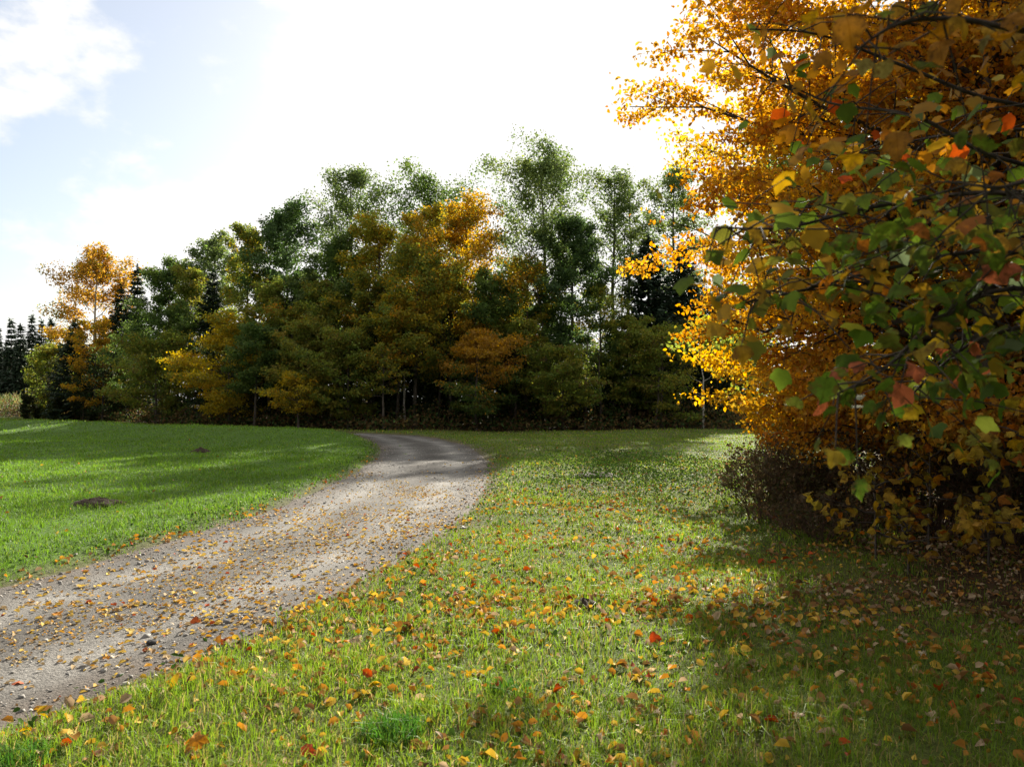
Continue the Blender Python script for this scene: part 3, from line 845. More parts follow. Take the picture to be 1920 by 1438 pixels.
for i in range(28):                       # the same wood going on past the right edge of the view
    y = rng.uniform(-7, 9); x = max(4.7, y * 0.66 + 3.0) + rng.uniform(0, 7)
    spots.append((x, y, rng.uniform(6, 9)))
tubes_w = Tubes()
for (x, y, h) in spots:
    p, f, s, c = protos[rng.choice(6, p=[.06, .06, .06, .28, .27, .27])] if y < 100 else protos[rng.integers(0, 3)]
    a = rng.uniform(0, 2 * PI); ca, sa = math.cos(a), math.sin(a)
    Rz = np.array([[ca, -sa, 0], [sa, ca, 0], [0, 0, 1]])
    wdt = max(h * 0.85, 6.5) if h > 4 else h * 1.2
    pp = (p @ Rz.T) * np.array([wdt, wdt, h]) + (x, y, 0)
    ff = np.einsum('ij,njk->nik', Rz, f)
    is_need = s[0] > 0.04
    TV, TF = (NEED_V, NEED_F) if is_need else (RHOMB_V, RHOMB_F)
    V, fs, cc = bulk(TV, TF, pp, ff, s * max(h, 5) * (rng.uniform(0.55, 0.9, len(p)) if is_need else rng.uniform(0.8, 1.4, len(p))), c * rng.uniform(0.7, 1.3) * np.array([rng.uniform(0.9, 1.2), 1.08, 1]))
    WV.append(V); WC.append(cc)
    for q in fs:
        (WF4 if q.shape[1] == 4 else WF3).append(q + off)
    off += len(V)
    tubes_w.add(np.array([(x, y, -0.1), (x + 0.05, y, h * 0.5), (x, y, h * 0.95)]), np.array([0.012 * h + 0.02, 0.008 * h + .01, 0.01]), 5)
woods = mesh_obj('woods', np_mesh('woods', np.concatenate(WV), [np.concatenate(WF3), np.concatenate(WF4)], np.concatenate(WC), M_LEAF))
tag(woods, 'dark depth of the wood behind its edge and behind the orange trees', 'woods', kind='stuff')
wt = mesh_obj('woods_trunks', tubes_w.mesh('woods_trunks', M_DARKBARK), woods); wt['kind'] = 'stuff'

# ---- undergrowth along the foot of the wood
rng = np.random.default_rng(801)
n = 26000
ux = rng.uniform(-48, 26, n); uy = forest_front(ux) + rng.gamma(2.0, 1.3, n) - 0.3
keep = np.abs(road_d(ux, uy)) > HALF + 0.5
ux, uy = ux[keep], uy[keep]
hmax = 0.25 + 1.5 * fbm(ux * 0.6, uy * 0.6, 61) * smooth(-0.3, 3, uy - forest_front(ux)) + 0.35 * vnoise(ux * 2, uy * 2, 62)
uz = hgt(ux, uy) + hmax * rng.uniform(0, 1, len(ux)) ** 0.8
colr = pick(rng, [(3, (0.09, 0.055, 0.025)), (3, (0.045, 0.06, 0.018)), (2, (0.12, 0.08, 0.03)), (1, (0.17, 0.13, 0.05)), (2, DGREEN)], len(ux)) * rng.uniform(0.6, 1.3, (len(ux), 1))
V, fs, c = bulk(RHOMB_V, RHOMB_F, np.stack([ux, uy, uz], 1), frames(rng, len(ux), 0.3), rng.uniform(0.09, 0.22, len(ux)), colr)
u = mesh_obj('undergrowth', np_mesh('undergrowth', V, fs, c, M_LEAF))
tag(u, 'brown and dull green undergrowth along the foot of the wood', 'undergrowth', kind='stuff')

# ------------------------------------------------------------------ orange trees on the right
LEAF_OVAL = [oval_leaf_mesh('oval_leaf', np.random.default_rng(900 + k), M_LEAFOBJ, curl=0.15 + 0.12 * k, wd=0.28 + 0.02 * k) for k in range(4)]
LEAF_MAPLE = [maple_mesh('maple_leaf', np.random.default_rng(910 + k), M_LEAFOBJ, curl=0.15 + 0.1 * k) for k in range(10)]

def place_leaf(me, pos, Fm, s, col, parent, name='leaf'):
    o = bpy.data.objects.new(name, me)
    M = Matrix([[*(Fm[0] * s), pos[0]], [*(Fm[1] * s), pos[1]], [*(Fm[2] * s), pos[2]], [0, 0, 0, 1]])
    COL.objects.link(o)
    if parent is not None: o.parent = parent
    o.matrix_local = M
    o.color = (*[float(v) for v in col], 1)
    return o

def gold_tree(name, label, x, y, H, zb, R, pal, seed, nleaf, size, n1, ns, up, sig, flat, side=None, nparts=300, shift=0.0, trim=None, lean=(0, 0), tv=OVAL_V, tf=OVAL_F, r0=0.16, hang=0.3, cat='tree', group=None, lm=None):
    rng = np.random.default_rng(seed)
    z0 = float(hgt(np.array([x]), np.array([y]))[0])
    e = empty(name, (x, y, z0 - 0.03), label, cat, group)
    tr, rad, limbs, twigs, cl = skeleton(rng, H, zb, R, r0, n1, up, ns, lean, 0.62, side=side, lv=0.8, lp=3.2)
    tb = Tubes(); tb.add(tr, rad, 9)
    mesh_obj('trunk', tb.mesh('trunk', M_BARK), e)
    per = max(1, len(twigs) // max(1, len(limbs)))
    for i, (p, r) in enumerate(limbs):
        tb = Tubes(); tb.add(p, r, 5)
        for p2, r2 in twigs[i * per:(i + 1) * per]: tb.add(p2, r2, 3)
        mesh_obj('limb', tb.mesh('limb', M_DARKBARK), e)
    pos, col = leaf_cloud(rng, cl, nleaf, sig, flat, PAL[pal], hang, clump_w=0.45)
    keep = pos[:, 2] > 0.15
    if trim is not None: keep &= trim(pos + (x, y, z0))
    pos, col = pos[keep], col[keep]
    Fr = frames(rng, len(pos), 0.15, 0.55)
    sz = size * rng.uniform(0.5, 1.35, len(pos))
    dist = np.linalg.norm(pos + (x, y, z0 - CAM_Z), axis=1)
    wp = pos + (x, y, 0)
    inview = np.abs(wp[:, 0] / np.maximum(wp[:, 1], 0.1)) < 0.66
    order = np.argsort(np.where(inview, dist / sz, 1e9))
    near = order[:nparts]; rest = order[nparts:]
    V, fs, c = bulk(tv, tf, pos[rest], Fr[rest], sz[rest], col[rest])
    if len(rest):
        cr = mesh_obj('crown', np_mesh('crown', V, fs, c, M_GOLD), e); cr['kind'] = 'stuff'
    mm = lm or LEAF_OVAL
    for i in near:
        place_leaf(mm[rng.integers(0, len(mm))], pos[i], Fr[i], sz[i], col[i], e)
    return e

G_GOLD = 'orange beeches on the right'
gold_tree('beech_tree', 'large orange beech reaching out over the field from the right', 5.5, 9.2, 10.4, 1.2, 3.75, 'gold', 1001, 205000, 0.060, 96, 9, (-0.03, 0.7), 0.15, 0.45, lean=(1.0, 0.2))
gold_tree('beech_tree', 'yellower orange beech behind, its low branches above the brown shrub', 5.7, 11.8, 7.2, 0.8, 2.9, 'goldyellow', 1002, 90000, 0.066, 54, 8, (-0.08, 0.65), 0.15, 0.45)
gold_tree('beech_tree', 'dull yellow green beech added behind the orange ones for shade, mostly hidden', 6.4, 15.6, 8.2, 1.2, 2.9, 'lime', 1004, 26000, 0.09, 40, 7, (0.0, 0.7), 0.2, 0.5, nparts=0)  # added tree, put in to deepen the shade on the near right ground
gold_tree('beech_tree', 'orange beech at the right edge behind the green maple leaves', 7.2, 9.6, 8.0, 1.9, 2.9, 'gold', 1003, 70000, 0.066, 50, 8, (0.0, 0.75), 0.17, 0.5)

# ------------------------------------------------------------------ near maple with big leaves, its trunk outside the view on the right
rng = np.random.default_rng(1100)
tx, ty = 3.5, 2.7
nm = empty('maple_tree', (tx, ty, 0), 'near maple branches with big green, yellow and red leaves at right', 'tree')
tb = Tubes()
tz = np.linspace(0, 1, 8)
tpts = np.stack([0.12 * np.sin(tz * 4), 0.1 * np.cos(tz * 3) - 0.1, tz * 6.2], 1)
tb.add(tpts, 0.11 * (1 - 0.75 * tz), 10)
mesh_obj('trunk', tb.mesh('trunk', M_BARK), nm)
O = np.array([tx, ty, 0.0])
boughs = [
    (3.0, [(2150, 300, 2.9), (1900, 300, 2.7), (1720, 215, 2.6), (1560, 190, 2.7), (1440, 130, 2.8)], 52, 'upper'),
    (2.5, [(2150, 400, 2.4), (1880, 360, 2.3), (1650, 385, 2.2), (1480, 425, 2.1), (1345, 425, 2.05)], 66, 'mid'),
    (2.3, [(2150, 520, 2.3), (1880, 470, 2.2), (1680, 500, 2.2), (1500, 545, 2.2), (1385, 570, 2.1)], 64, 'mid'),
    (2.1, [(2150, 560, 2.1), (1900, 540, 2.1), (1760, 600, 2.0), (1660, 690, 1.95), (1555, 745, 1.95)], 52, 'low'),
    (2.0, [(2150, 620, 2.5), (1950, 610, 2.4), (1830, 640, 2.3), (1750, 700, 2.3), (1700, 750, 2.25)], 44, 'low'),
    (3.2, [(2150, 60, 1.9), (1950, 55, 1.8), (1800, 30, 1.75), (1690, 40, 1.7), (1610, 90, 1.7)], 34, 'top'),
    (3.4, [(2150, 180, 3.1), (1900, 190, 2.9), (1700, 120, 2.8), (1540, 60, 2.7), (1410, 50, 2.6)], 26, 'top'),
    (2.7, [(2150, 250, 3.4), (1950, 240, 3.2), (1780, 250, 3.2), (1640, 280, 3.3), (1540, 300, 3.3)], 52, 'upper'),
    (2.4, [(2150, 480, 3.3), (1960, 450, 3.2), (1840, 430, 3.1), (1740, 450, 3.1), (1640, 470, 3.0)], 56, 'mid'),
    (2.2, [(2150, 400, 1.9), (1980, 330, 1.8), (1920, 340, 1.75), (1870, 350, 1.7), (1800, 340, 1.75)], 14, 'edge'),
]
PALN = {
    'upper': [(3, (0.085, 0.13, 0.018)), (4, (0.30, 0.16, 0.03)), (0.9, (0.38, 0.08, 0.03)), (3, (0.36, 0.16, 0.03)), (1, (0.12, 0.15, 0.06))],
    'mid': [(5, (0.085, 0.125, 0.018)), (3, (0.15, 0.15, 0.025)), (3, (0.30, 0.18, 0.03)), (1, (0.34, 0.13, 0.03)), (0.6, (0.14, 0.18, 0.09))],
    'low': [(6, (0.075, 0.125, 0.018)), (2, (0.14, 0.165, 0.03)), (1.5, (0.32, 0.22, 0.03)), (0.6, (0.38, 0.12, 0.06))],
    'top': [(3, (0.36, 0.21, 0.03)), (4, (0.34, 0.16, 0.03)), (1, (0.25, 0.20, 0.06)), (1, (0.12, 0.14, 0.03))],
    'edge': [(3, (0.35, 0.2, 0.04)), (2, (0.36, 0.13, 0.03)), (3, (0.085, 0.135, 0.018))],
}
leaf_rows = []
for zj, pl, nl, kind in boughs:
    zt = zj
    p0 = np.array([np.interp(zt / 6.2, tz, tpts[:, c]) for c in range(3)])
    pts = [p0] + [P(*q) - O for q in pl]
    pts = catmull(np.array(pts), 5)
    m = len(pts); uu = np.linspace(0, 1, m)
    tb = Tubes(); tb.add(pts, 0.0095 * (1 - 0.86 * uu) + 0.001, 6)
    for k in range(nl):
        u = 0.26 + 0.74 * (k + rng.uniform(0, 1)) / nl
        q = np.array([np.interp(u, uu, pts[:, c]) for c in range(3)])
        offv = rng.normal(size=3) * np.array([0.12, 0.15, 0.085]); offv[2] -= 0.03
        if u > 0.97: offv *= 0.4
        a = q + offv
        tb.add(np.array([q, q + offv * 0.5 + (0, 0, 0.015), a]), np.array([0.0028, 0.002, 0.0012]), 4)
        for jj in range(rng.integers(1, 5) if u < 0.72 else rng.integers(1, 3)):
            aa = a + rng.normal(size=3) * 0.035 * jj
            leaf_rows.append((aa, kind, u))
    mesh_obj('branch', tb.mesh('branch', M_DARKBARK), nm)
for k in range(14):
    zt = rng.uniform(2.8, 5.8); a = k * 2.4; l = rng.uniform(0.9, 1.9)
    q = np.array([np.interp(zt / 6.2, tz, tpts[:, c]) for c in range(3)]); dv = np.array([math.cos(a), math.sin(a), 0.55]) * l
    if CAM_Z + 0.535 * max(q[1] + dv[1] + ty, 0) > q[2] + dv[2]: continue
    tb = Tubes(); tb.add(np.array([q, q + dv * 0.5 + (0, 0, 0.05), q + dv]), np.array([0.03, 0.018, 0.004]), 5)
    mesh_obj('branch', tb.mesh('branch', M_DARKBARK), nm)
nlv = len(leaf_rows)
lp = np.array([r[0] for r in leaf_rows])
# hanging leaves: tip down and outward, blade roughly facing out
nrm = rng.normal(size=(nlv, 3)) * np.array([0.6, 0.6, 0.45]) + np.array([-0.15, -0.35, 0.55])
nrm /= np.linalg.norm(nrm, axis=1)[:, None]
yv = rng.normal(size=(nlv, 3)) * 0.55 + np.array([-0.25, -0.1, -0.75])
yv -= (yv * nrm).sum(1)[:, None] * nrm; yv /= np.linalg.norm(yv, axis=1)[:, None]
FrN = np.stack([np.cross(yv, nrm), yv, nrm], 2)
szs = rng.uniform(0.034, 0.070, nlv)
lc = np.array([pick(rng, PALN[r[1]], 1)[0] for r in leaf_rows]) * rng.uniform(0.75, 1.3, (nlv, 1))
order = np.argsort(lp[:, 1] / szs)
first = order[:300]; rest = order[300:]
for i in first:
    place_leaf(LEAF_MAPLE[rng.integers(0, 10)], lp[i], FrN[i], szs[i], np.clip(lc[i], 0, 0.85), nm)
MO = maple_outline()
MV = np.concatenate([[(0, 0.36, 0.0)], np.stack([MO[:, 0], MO[:, 1], -0.25 * (MO[:, 0] ** 2 * 1.6 + (MO[:, 1] - 0.4) ** 2) + 0.1 * abs(MO[:, 0])], 1)])
MF = [np.array([(0, 1 + i, 1 + (i + 1) % len(MO)) for i in range(len(MO))])]
# the maple's upper crown, above the view
nu = 5200
up_ = np.stack([rng.normal(size=nu) * 1.15 - 0.3, rng.normal(size=nu) * 1.1 - 0.2, rng.uniform(2.6, 7.0, nu)], 1)
up_ += 0.35 * np.stack([np.sin(up_[:, 2] * 5 + up_[:, 1] * 3), np.cos(up_[:, 2] * 4 + up_[:, 0] * 3), 0 * up_[:, 0]], 1)
ku = (up_[:, 2] > CAM_Z + 0.535 * np.maximum(up_[:, 1] + ty, 0) + 0.15)
up_ = up_[ku]; nu = len(up_)
lp = np.concatenate([lp, up_]); FrN = np.concatenate([FrN, frames(rng, nu, 0.35, 0.6)]); szs = np.concatenate([szs, rng.uniform(0.06, 0.11, nu)])
lc = np.concatenate([lc, pick(rng, PALN['mid'], nu) * rng.uniform(0.75, 1.3, (nu, 1))]); rest = np.concatenate([rest, np.arange(len(lp) - nu, len(lp))])
if len(rest):
    V, fs, c = bulk(MV, MF, lp[rest], FrN[rest], szs[rest], lc[rest])
    o = mesh_obj('leaves', np_mesh('leaves', V, fs, c, M_GOLD), nm); o['kind'] = 'stuff'

# ------------------------------------------------------------------ saplings and the brown shrubs under the orange trees
def sapling(label, px, py, d, H, R, seed, nleaf=130, size=0.09, pal='sapling'):
    x = (px - 960) / F * d
    gold_tree('maple_sapling', label, x, d, H, H * 0.35, R, pal, seed, nleaf, size, 8, 3, (0.0, 0.7), 0.10, 0.5, nparts=min(nleaf, 170), r0=0.012, cat='sapling',
              group='maple saplings in the shade on the right', lm=LEAF_MAPLE, tv=MV, tf=MF)
sapling('yellow maple sapling with red tips in the shade beside the brown shrub', 1640, 0, 7.9, 1.05, 0.55, 1201, 85)
sapling('orange yellow maple sapling, taller, in the dark under the beech', 1740, 0, 8.3, 1.35, 0.60, 1202, 95)
sapling('small lime green sapling low in front of the two yellow saplings', 1700, 0, 7.3, 0.6, 0.32, 1203, 40, 0.08)
sapling('low yellow sapling in deep shade near the right edge', 1850, 0, 7.6, 0.75, 0.42, 1204, 50)
sapling('leafy yellow maple sapling cut by the right edge of the view', 1955, 0, 5.6, 1.75, 0.55, 1205, 240)

def shrub(label, px, d, H, R, seed, nst=34, nleaf=1500):
    rng = np.random.default_rng(seed)
    x = (px - 960) / F * d
    z0 = float(hgt(np.array([x]), np.array([d]))[0])
    e = empty('shrub', (x, d, z0 - 0.02), label, 'shrub', 'brown shrubs under the orange beech')
    tb = Tubes(); cl = []
    for i in range(nst):
        a = rng.uniform(0, 2 * PI); l = H * rng.uniform(0.6, 1.05); sp = R * rng.uniform(0.2, 1.0)
        b = np.array([math.cos(a) * R * 0.35 * rng.uniform(), math.sin(a) * R * 0.35 * rng.uniform(), 0])
        u = np.linspace(0, 1, 6)
        pts = b + np.stack([math.cos(a) * sp * u ** 1.4, math.sin(a) * sp * u ** 1.4, l * u - 0.1 * l * u ** 3], 1) + rng.normal(size=(6, 3)) * 0.015
        tb.add(pts, 0.007 * (1 - 0.75 * u), 4)
        for k in range(7):
            v = rng.uniform(0.3, 1); q = np.array([np.interp(v, u, pts[:, c]) for c in range(3)])
            dv = rng.normal(size=3) * 0.13 + np.array([0, 0, 0.1])
            tb.add(np.array([q, q + dv * 0.6, q + dv]), np.array([0.0035, 0.0025, 0.0012]), 3)
            cl += [q + dv * 0.6, q + dv]
    mesh_obj('stems', tb.mesh('stems', M_TWIG), e)['kind'] = 'stuff'
    pos, col = leaf_cloud(rng, np.array(cl), nleaf, 0.05, 1.0, [(4, (0.075, 0.055, 0.03)), (2, (0.11, 0.075, 0.04)), (3, (0.06, 0.062, 0.022)), (0.5, (0.16, 0.08, 0.04))])
    V, fs, c = bulk(RHOMB_V, RHOMB_F, pos, frames(rng, nleaf, 0.2), rng.uniform(0.025, 0.06, nleaf), col)
    mesh_obj('leaves', np_mesh('leaves', V, fs, c, M_LEAF), e)['kind'] = 'stuff'
shrub('brown twiggy shrub at the grass edge, leftmost under the orange beech', 1432, 10.6, 0.85, 0.62, 1301, 40, 2600)
shrub('tall brown twiggy shrub in the shade, beside the leftmost one', 1500, 10.0, 1.2, 0.8, 1302, 46, 3000)
shrub('darker brown shrub deep under the beech, behind the yellow sapling', 1600, 9.9, 1.1, 1.0, 1303, 50, 3400)
shrub('low brown shrub behind the leftmost one, toward the wood', 1470, 12.6, 0.95, 0.75, 1304, 36, 2400)
shrub('wide dark shrub in front of the beech trunk', 1745, 9.6, 1.25, 1.1, 1305, 54, 3600)
shrub('dark brown shrub in deep shade next to the right edge of the view', 1890, 8.9, 1.15, 0.95, 1306, 48, 3200)
shrub('low loose tangle of brown stems in front of the tall brown shrub', 1530, 9.0, 0.5, 0.7, 1307, 26, 1500)

# ------------------------------------------------------------------ grass
def in_view(x, y, mx=1.2):
    return np.abs(x) < y * 0.66 + mx

SP = 3.0
def blades(rng, x, y, hgt_, wid, cols, lean=0.5):
    """curved blades: 2 segments, 5 vertices"""
    n = len(x)
    z = hgt(x, y) - 0.004
    a = rng.uniform(0, 2 * PI, n)
    w2 = np.stack([np.cos(a), np.sin(a), np.zeros(n)], 1) * (wid / 2)[:, None]
    b = rng.uniform(0, 2 * PI, n); ln = np.abs(rng.normal(size=n)) * lean * hgt_
    ld = np.stack([np.cos(b) * ln, np.sin(b) * ln, np.zeros(n)], 1)
    p0 = np.stack([x, y, z], 1)
    p1 = p0 + ld * 0.3 + np.stack([0 * x, 0 * x, hgt_ * 0.55], 1)
    p2 = p0 + ld + np.stack([0 * x, 0 * x, hgt_ * np.clip(1 - 0.25 * (ln / hgt_) ** 2, 0.5, 1)], 1)
    V = np.stack([p0 - w2, p0 + w2, p1 + w2 * 0.8, p1 - w2 * 0.8, p2], 1).reshape(-1, 3)
    k = (np.arange(n) * 5)[:, None]
    return V, [np.array([[0, 1, 2, 3]]) + k, np.array([[3, 2, 4]]) + k], np.repeat(cols, 5, 0)

def merge(parts):
    V = []; F4 = []; F3 = []; C = []; o = 0
    for v, fs, c in parts:
        V.append(v); C.append(c)
        for f in fs: (F4 if f.shape[1] == 4 else F3).append(f + o)
        o += len(v)
    return np.concatenate(V), [np.concatenate(q) for q in (F4, F3) if q], np.concatenate(C)

rng = np.random.default_rng(2000)
partsL = []; partsR = []
for (d0, d1, dens, hh, ww) in [(2.3, 5, 4200, 0.068, 0.0048), (5, 8, 2300, 0.070, 0.0066), (8, 13, 1000, 0.060, 0.010), (13, 21, 420, 0.060, 0.016), (21, 34, 130, 0.062, 0.027), (34, 62, 28, 0.08, 0.05)]:
    ymax = d1; area = (d1 - d0) * 2 * (d1 * 0.66 + 1.2)
    n = int(area * dens)
    y = rng.uniform(d0, d1, n); x = rng.uniform(-1, 1, n) * (d1 * 0.66 + 1.2)
    k = in_view(x, y); x, y = x[k], y[k]
    rd = road_d(x, y)
    e = np.abs(rd) + edge_wobble(x, y)
    k = (e > HALF + 0.05) & (rng.uniform(size=len(x)) < smooth(HALF, HALF + 0.55, e) * 0.9 + 0.1)
    lmk = litter_mask(x, y)
    k &= rng.uniform(size=len(x)) > lmk * 0.86
    k &= y < forest_front(x) + 0.6
    k &= rng.uniform(size=len(x)) < 0.45 + 0.9 * fbm(x * 1.7, y * 1.7, 70)
    x, y, rd = x[k], y[k], rd[k]
    n = len(x)
    left = rd < 0
    tuft = fbm(x * 2.2, y * 2.2, 71)
    big = fbm(x * 0.45, y * 0.45, 72)
    h = hh * (0.25 + 1.4 * tuft ** 1.5) * rng.uniform(0.5, 1.5, n) * np.where(left, 1.15, 1.0)
    cl = pick(rng, [(5, (0.125, 0.222, 0.028)), (3, (0.098, 0.185, 0.025)), (1, (0.17, 0.22, 0.04))], n)
    cr = pick(rng, [(5, (0.150, 0.220, 0.026)), (3, (0.11, 0.185, 0.023)), (1.1, (0.22, 0.20, 0.05)), (0.6, (0.32, 0.25, 0.11))], n)
    c = np.where(left[:, None], cl, cr) * (0.7 + 0.6 * big)[:, None] * rng.uniform(0.75, 1.25, (n, 1))
    w_ = ww * rng.uniform(0.7, 1.3, n)
    for sel, lst in ((left, partsL), (~left, partsR)):
        if sel.sum(): lst.append(blades(rng, x[sel], y[sel], h[sel], w_[sel], c[sel], 0.85))
for lst, lab in ((partsL, 'lush green meadow grass left of the gravel road'), (partsR, 'thin short grass with fallen leaves right of the gravel road')):
    V, fs, c = merge(lst)
    g = mesh_obj('grass', np_mesh('grass', V, fs, c, M_GRASS))
    tag(g, lab, 'grass', kind='stuff')

# weeds: broad little leaves along the road's edges and in the patch on the right field
rng = np.random.default_rng(2100)
wx = []; wy = []; wh = []
n = 13000                                   # patch
px_ = rng.normal(size=n) * 1.3 + 2.3; py_ = rng.normal(size=n) * 2.9 + 15.8
wx.append(px_); wy.append(py_); wh.append(rng.uniform(0.03, 0.30, n) * (0.3 + 1.2 * fbm(px_ * 1.4, py_ * 1.4, 81)))
n = 3000                                    # both verges
t = rng.integers(20, 130, n); side = np.where(rng.uniform(size=n) < 0.72, -1, 1)
Tn = np.gradient(CL, axis=0); Tn /= np.linalg.norm(Tn, axis=1)[:, None]
offn = HALF + 0.12 + np.abs(rng.normal(size=n)) * 0.28
q = CL[t] + np.stack([Tn[t, 1], -Tn[t, 0]], 1) * (offn * side)[:, None] + rng.normal(size=(n, 2)) * 0.12
k = vnoise(q[:, 0] * 1.4, q[:, 1] * 1.4, 82) > 0.45
wx.append(q[k, 0]); wy.append(q[k, 1]); wh.append(rng.uniform(0.01, 0.12, k.sum()))
n = 3500                                    # scattered in the right verge
px_ = rng.uniform(-1, 5, n); py_ = rng.uniform(3, 20, n); k = vnoise(px_ * 1.1, py_ * 1.1, 83) > 0.62
wx.append(px_[k]); wy.append(py_[k]); wh.append(rng.uniform(0.01, 0.08, k.sum()))
wx = np.concatenate(wx); wy = np.concatenate(wy); wh = np.concatenate(wh)
k = (np.abs(road_d(wx, wy)) > HALF + 0.02) & (wy > 2.4)
wx, wy, wh = wx[k], wy[k], wh[k]
cols = pick(rng, [(4, (0.055, 0.105, 0.02)), (3, (0.042, 0.085, 0.018)), (1, (0.08, 0.12, 0.03)), (0.5, (0.12, 0.07, 0.04))], len(wx)) * rng.uniform(0.7, 1.3, (len(wx), 1))
pm = np.exp(-((wx - 2.3) / 2.2) ** 2 - ((wy - 15.8) / 4.6) ** 2)[:, None]; cols = cols * (1 - 0.45 * pm)
V, fs, c = bulk(OVAL_V, OVAL_F, np.stack([wx, wy, hgt(wx, wy) + wh], 1), frames(rng, len(wx), 0.7), rng.uniform(0.02, 0.055, len(wx)), cols)
o = mesh_obj('weeds', np_mesh('weeds', V, fs, c, M_WEED))
tag(o, 'dark green weeds along the road edges and in the patch on the right field', 'weeds', kind='stuff')

# pale dry grass on the bank at the far left
rng = np.random.default_rng(2200)
n = 2600
x = rng.uniform(-62, -36, n); y = 80 + rng.normal(size=n) * 5
kk = x > -46 - rng.uniform(size=n) * 12
x, y = x[kk], y[kk]
n = len(x)
V, fs, c = blades(rng, x, y, rng.uniform(0.3, 0.9, n) * np.where(x < -48, 1.4, 0.7), rng.uniform(0.05, 0.12, n), pick(rng, [(2, (0.17, 0.16, 0.07)), (1, (0.24, 0.21, 0.11)), (4, (0.10, 0.13, 0.04))], n))
o = mesh_obj('dry_grass', np_mesh('dry_grass', V, fs, c, M_GRASS))
tag(o, 'pale dry grass on the bank at the far left of the field', 'dry grass', kind='stuff')

# dark green grass clumps that stand out in the near verge
def clump(label, px, py, R, H, n, seed):
    rng = np.random.default_rng(seed)
    d = 1.6 * F / (py - 745); x0 = (px - 960) / F * d
    a = rng.uniform(0, 2 * PI, n); r = R * np.sqrt(rng.uniform(0, 1, n))
    x = x0 + np.cos(a) * r; y = d + np.sin(a) * r
    c = pick(rng, [(3, (0.05, 0.13, 0.02)), (2, (0.07, 0.16, 0.025))], n) * rng.uniform(0.8, 1.2, (n, 1))
    V, fs, c = blades(rng, x, y, H * rng.uniform(0.5, 1.1, n) * (1.1 - 0.5 * r / R), rng.uniform(0.004, 0.007, n), c, 0.75)
    z0 = float(hgt(np.array([x0]), np.array([d]))[0]); V = V - (x0, d, z0)
    o = mesh_obj('grass_clump', np_mesh('grass_clump', V, fs, c, M_GRASS)); o.location = (x0, d, z0)
    tag(o, label, 'grass clump')
clump('dark green grass clump in the near grass below the middle of the view', 735, 1365, 0.16, 0.15, 420, 2301)
clump('ragged green grass clump at the bottom left corner beside the road', 45, 1415, 0.16, 0.11, 380, 2302)
clump('dark grass clump in the half shade right of the middle clump', 950, 1290, 0.12, 0.10, 260, 2303)

# molehills / bare earth
def molehill(label, px, py, rx, ry, h, seed):
    rng = np.random.default_rng(seed)
    d = 1.6 * F / (py - 745); x0 = (px - 960) / F * d
    nr, na = 7, 18
    V = [(0, 0, h)]
    for i in range(1, nr + 1):
        for j in range(na):
            a = j / na * 2 * PI; r = i / nr
            wob = 1 + 0.22 * math.sin(a * 3 + seed) + rng.normal() * 0.06
            V.append((math.cos(a) * rx * r * wob, math.sin(a) * ry * r * wob, h * (1 - r) ** 0.8 * (1 + rng.normal() * 0.25) - 0.02 * (i == nr)))
    T3 = [(0, 1 + j, 1 + (j + 1) % na) for j in range(na)]
    Q = [(1 + (i - 1) * na + j, 1 + i * na + j, 1 + i * na + (j + 1) % na, 1 + (i - 1) * na + (j + 1) % na) for i in range(1, nr) for j in range(na)]
    o = mesh_obj('molehill', np_mesh('molehill', np.array(V, float), [np.array(T3), np.array(Q)], None, M_SOIL, True))
    o.location = (x0, d, float(hgt(np.array([x0]), np.array([d]))[0]) + 0.02)
    tag(o, label, 'molehill', 'molehills in the grass')
molehill('flat dark molehill in the left meadow, nearest the road', 185, 946, 0.36, 0.26, 0.09, 5)
molehill('small dark molehill in the left meadow, farther from the viewer', 378, 846, 0.28, 0.3, 0.10, 9)
molehill('small brown earth heap in the leaf strewn grass right of the road', 1096, 1136, 0.10, 0.10, 0.05, 13)
molehill('brown earth patch among the weeds in the right field', 1120, 900, 0.45, 0.4, 0.07, 17)

# ------------------------------------------------------------------ stones and gravel
rng = np.random.default_rng(2400)
OCT = np.array([(1, 0, 0), (-1, 0, 0), (0, 1, 0), (0, -1, 0), (0, 0, 0.7), (0, 0, -0.7)], float)
OCF = [np.array([(0, 2, 4), (2, 1, 4), (1, 3, 4), (3, 0, 4), (2, 0, 5), (1, 2, 5), (3, 1, 5), (0, 3, 5)])]
n = 17000
t = rng.integers(28, 118, n)
u = rng.uniform(-1, 1, n); u = np.sign(u) * np.abs(u) ** 0.7 * (HALF + 0.1)
q = CL[t] + np.stack([Tn[t, 1], -Tn[t, 0]], 1) * u[:, None] + rng.normal(size=(n, 2)) * 0.16
k = (q[:, 1] > 2.4) & (rng.uniform(size=n) < 0.35 + 0.65 * smooth(0.7, 1.4, np.abs(u)))
q = q[k]; n = len(q)
rd = road_d(q[:, 0], q[:, 1])
zz = np.where(np.abs(rd) < HALF, zroad(q[:, 0], q[:, 1], rd), hgt(q[:, 0], q[:, 1], rd))
V, fs, c = bulk(OCT, OCF, np.stack([q[:, 0], q[:, 1], zz], 1), frames(rng, n, 1.2), rng.gamma(1.8, 0.0040, n) + 0.0025,
                pick(rng, [(4, (0.19, 0.18, 0.165)), (1.5, (0.28, 0.265, 0.24)), (3, (0.11, 0.105, 0.10)), (0.4, (0.42, 0.40, 0.37))], n))
m_gravel, Ng, Lg = new_mat('gravel_stones')
og = Ng('ShaderNodeOutputMaterial'); pg = Ng('ShaderNodeBsdfPrincipled'); ag = Ng('ShaderNodeAttribute'); ag.attribute_name = 'Col'
Lg(ag.outputs['Color'], pg.inputs['Base Color']); pg.inputs['Roughness'].default_value = 0.85; Lg(pg.outputs[0], og.inputs[0])
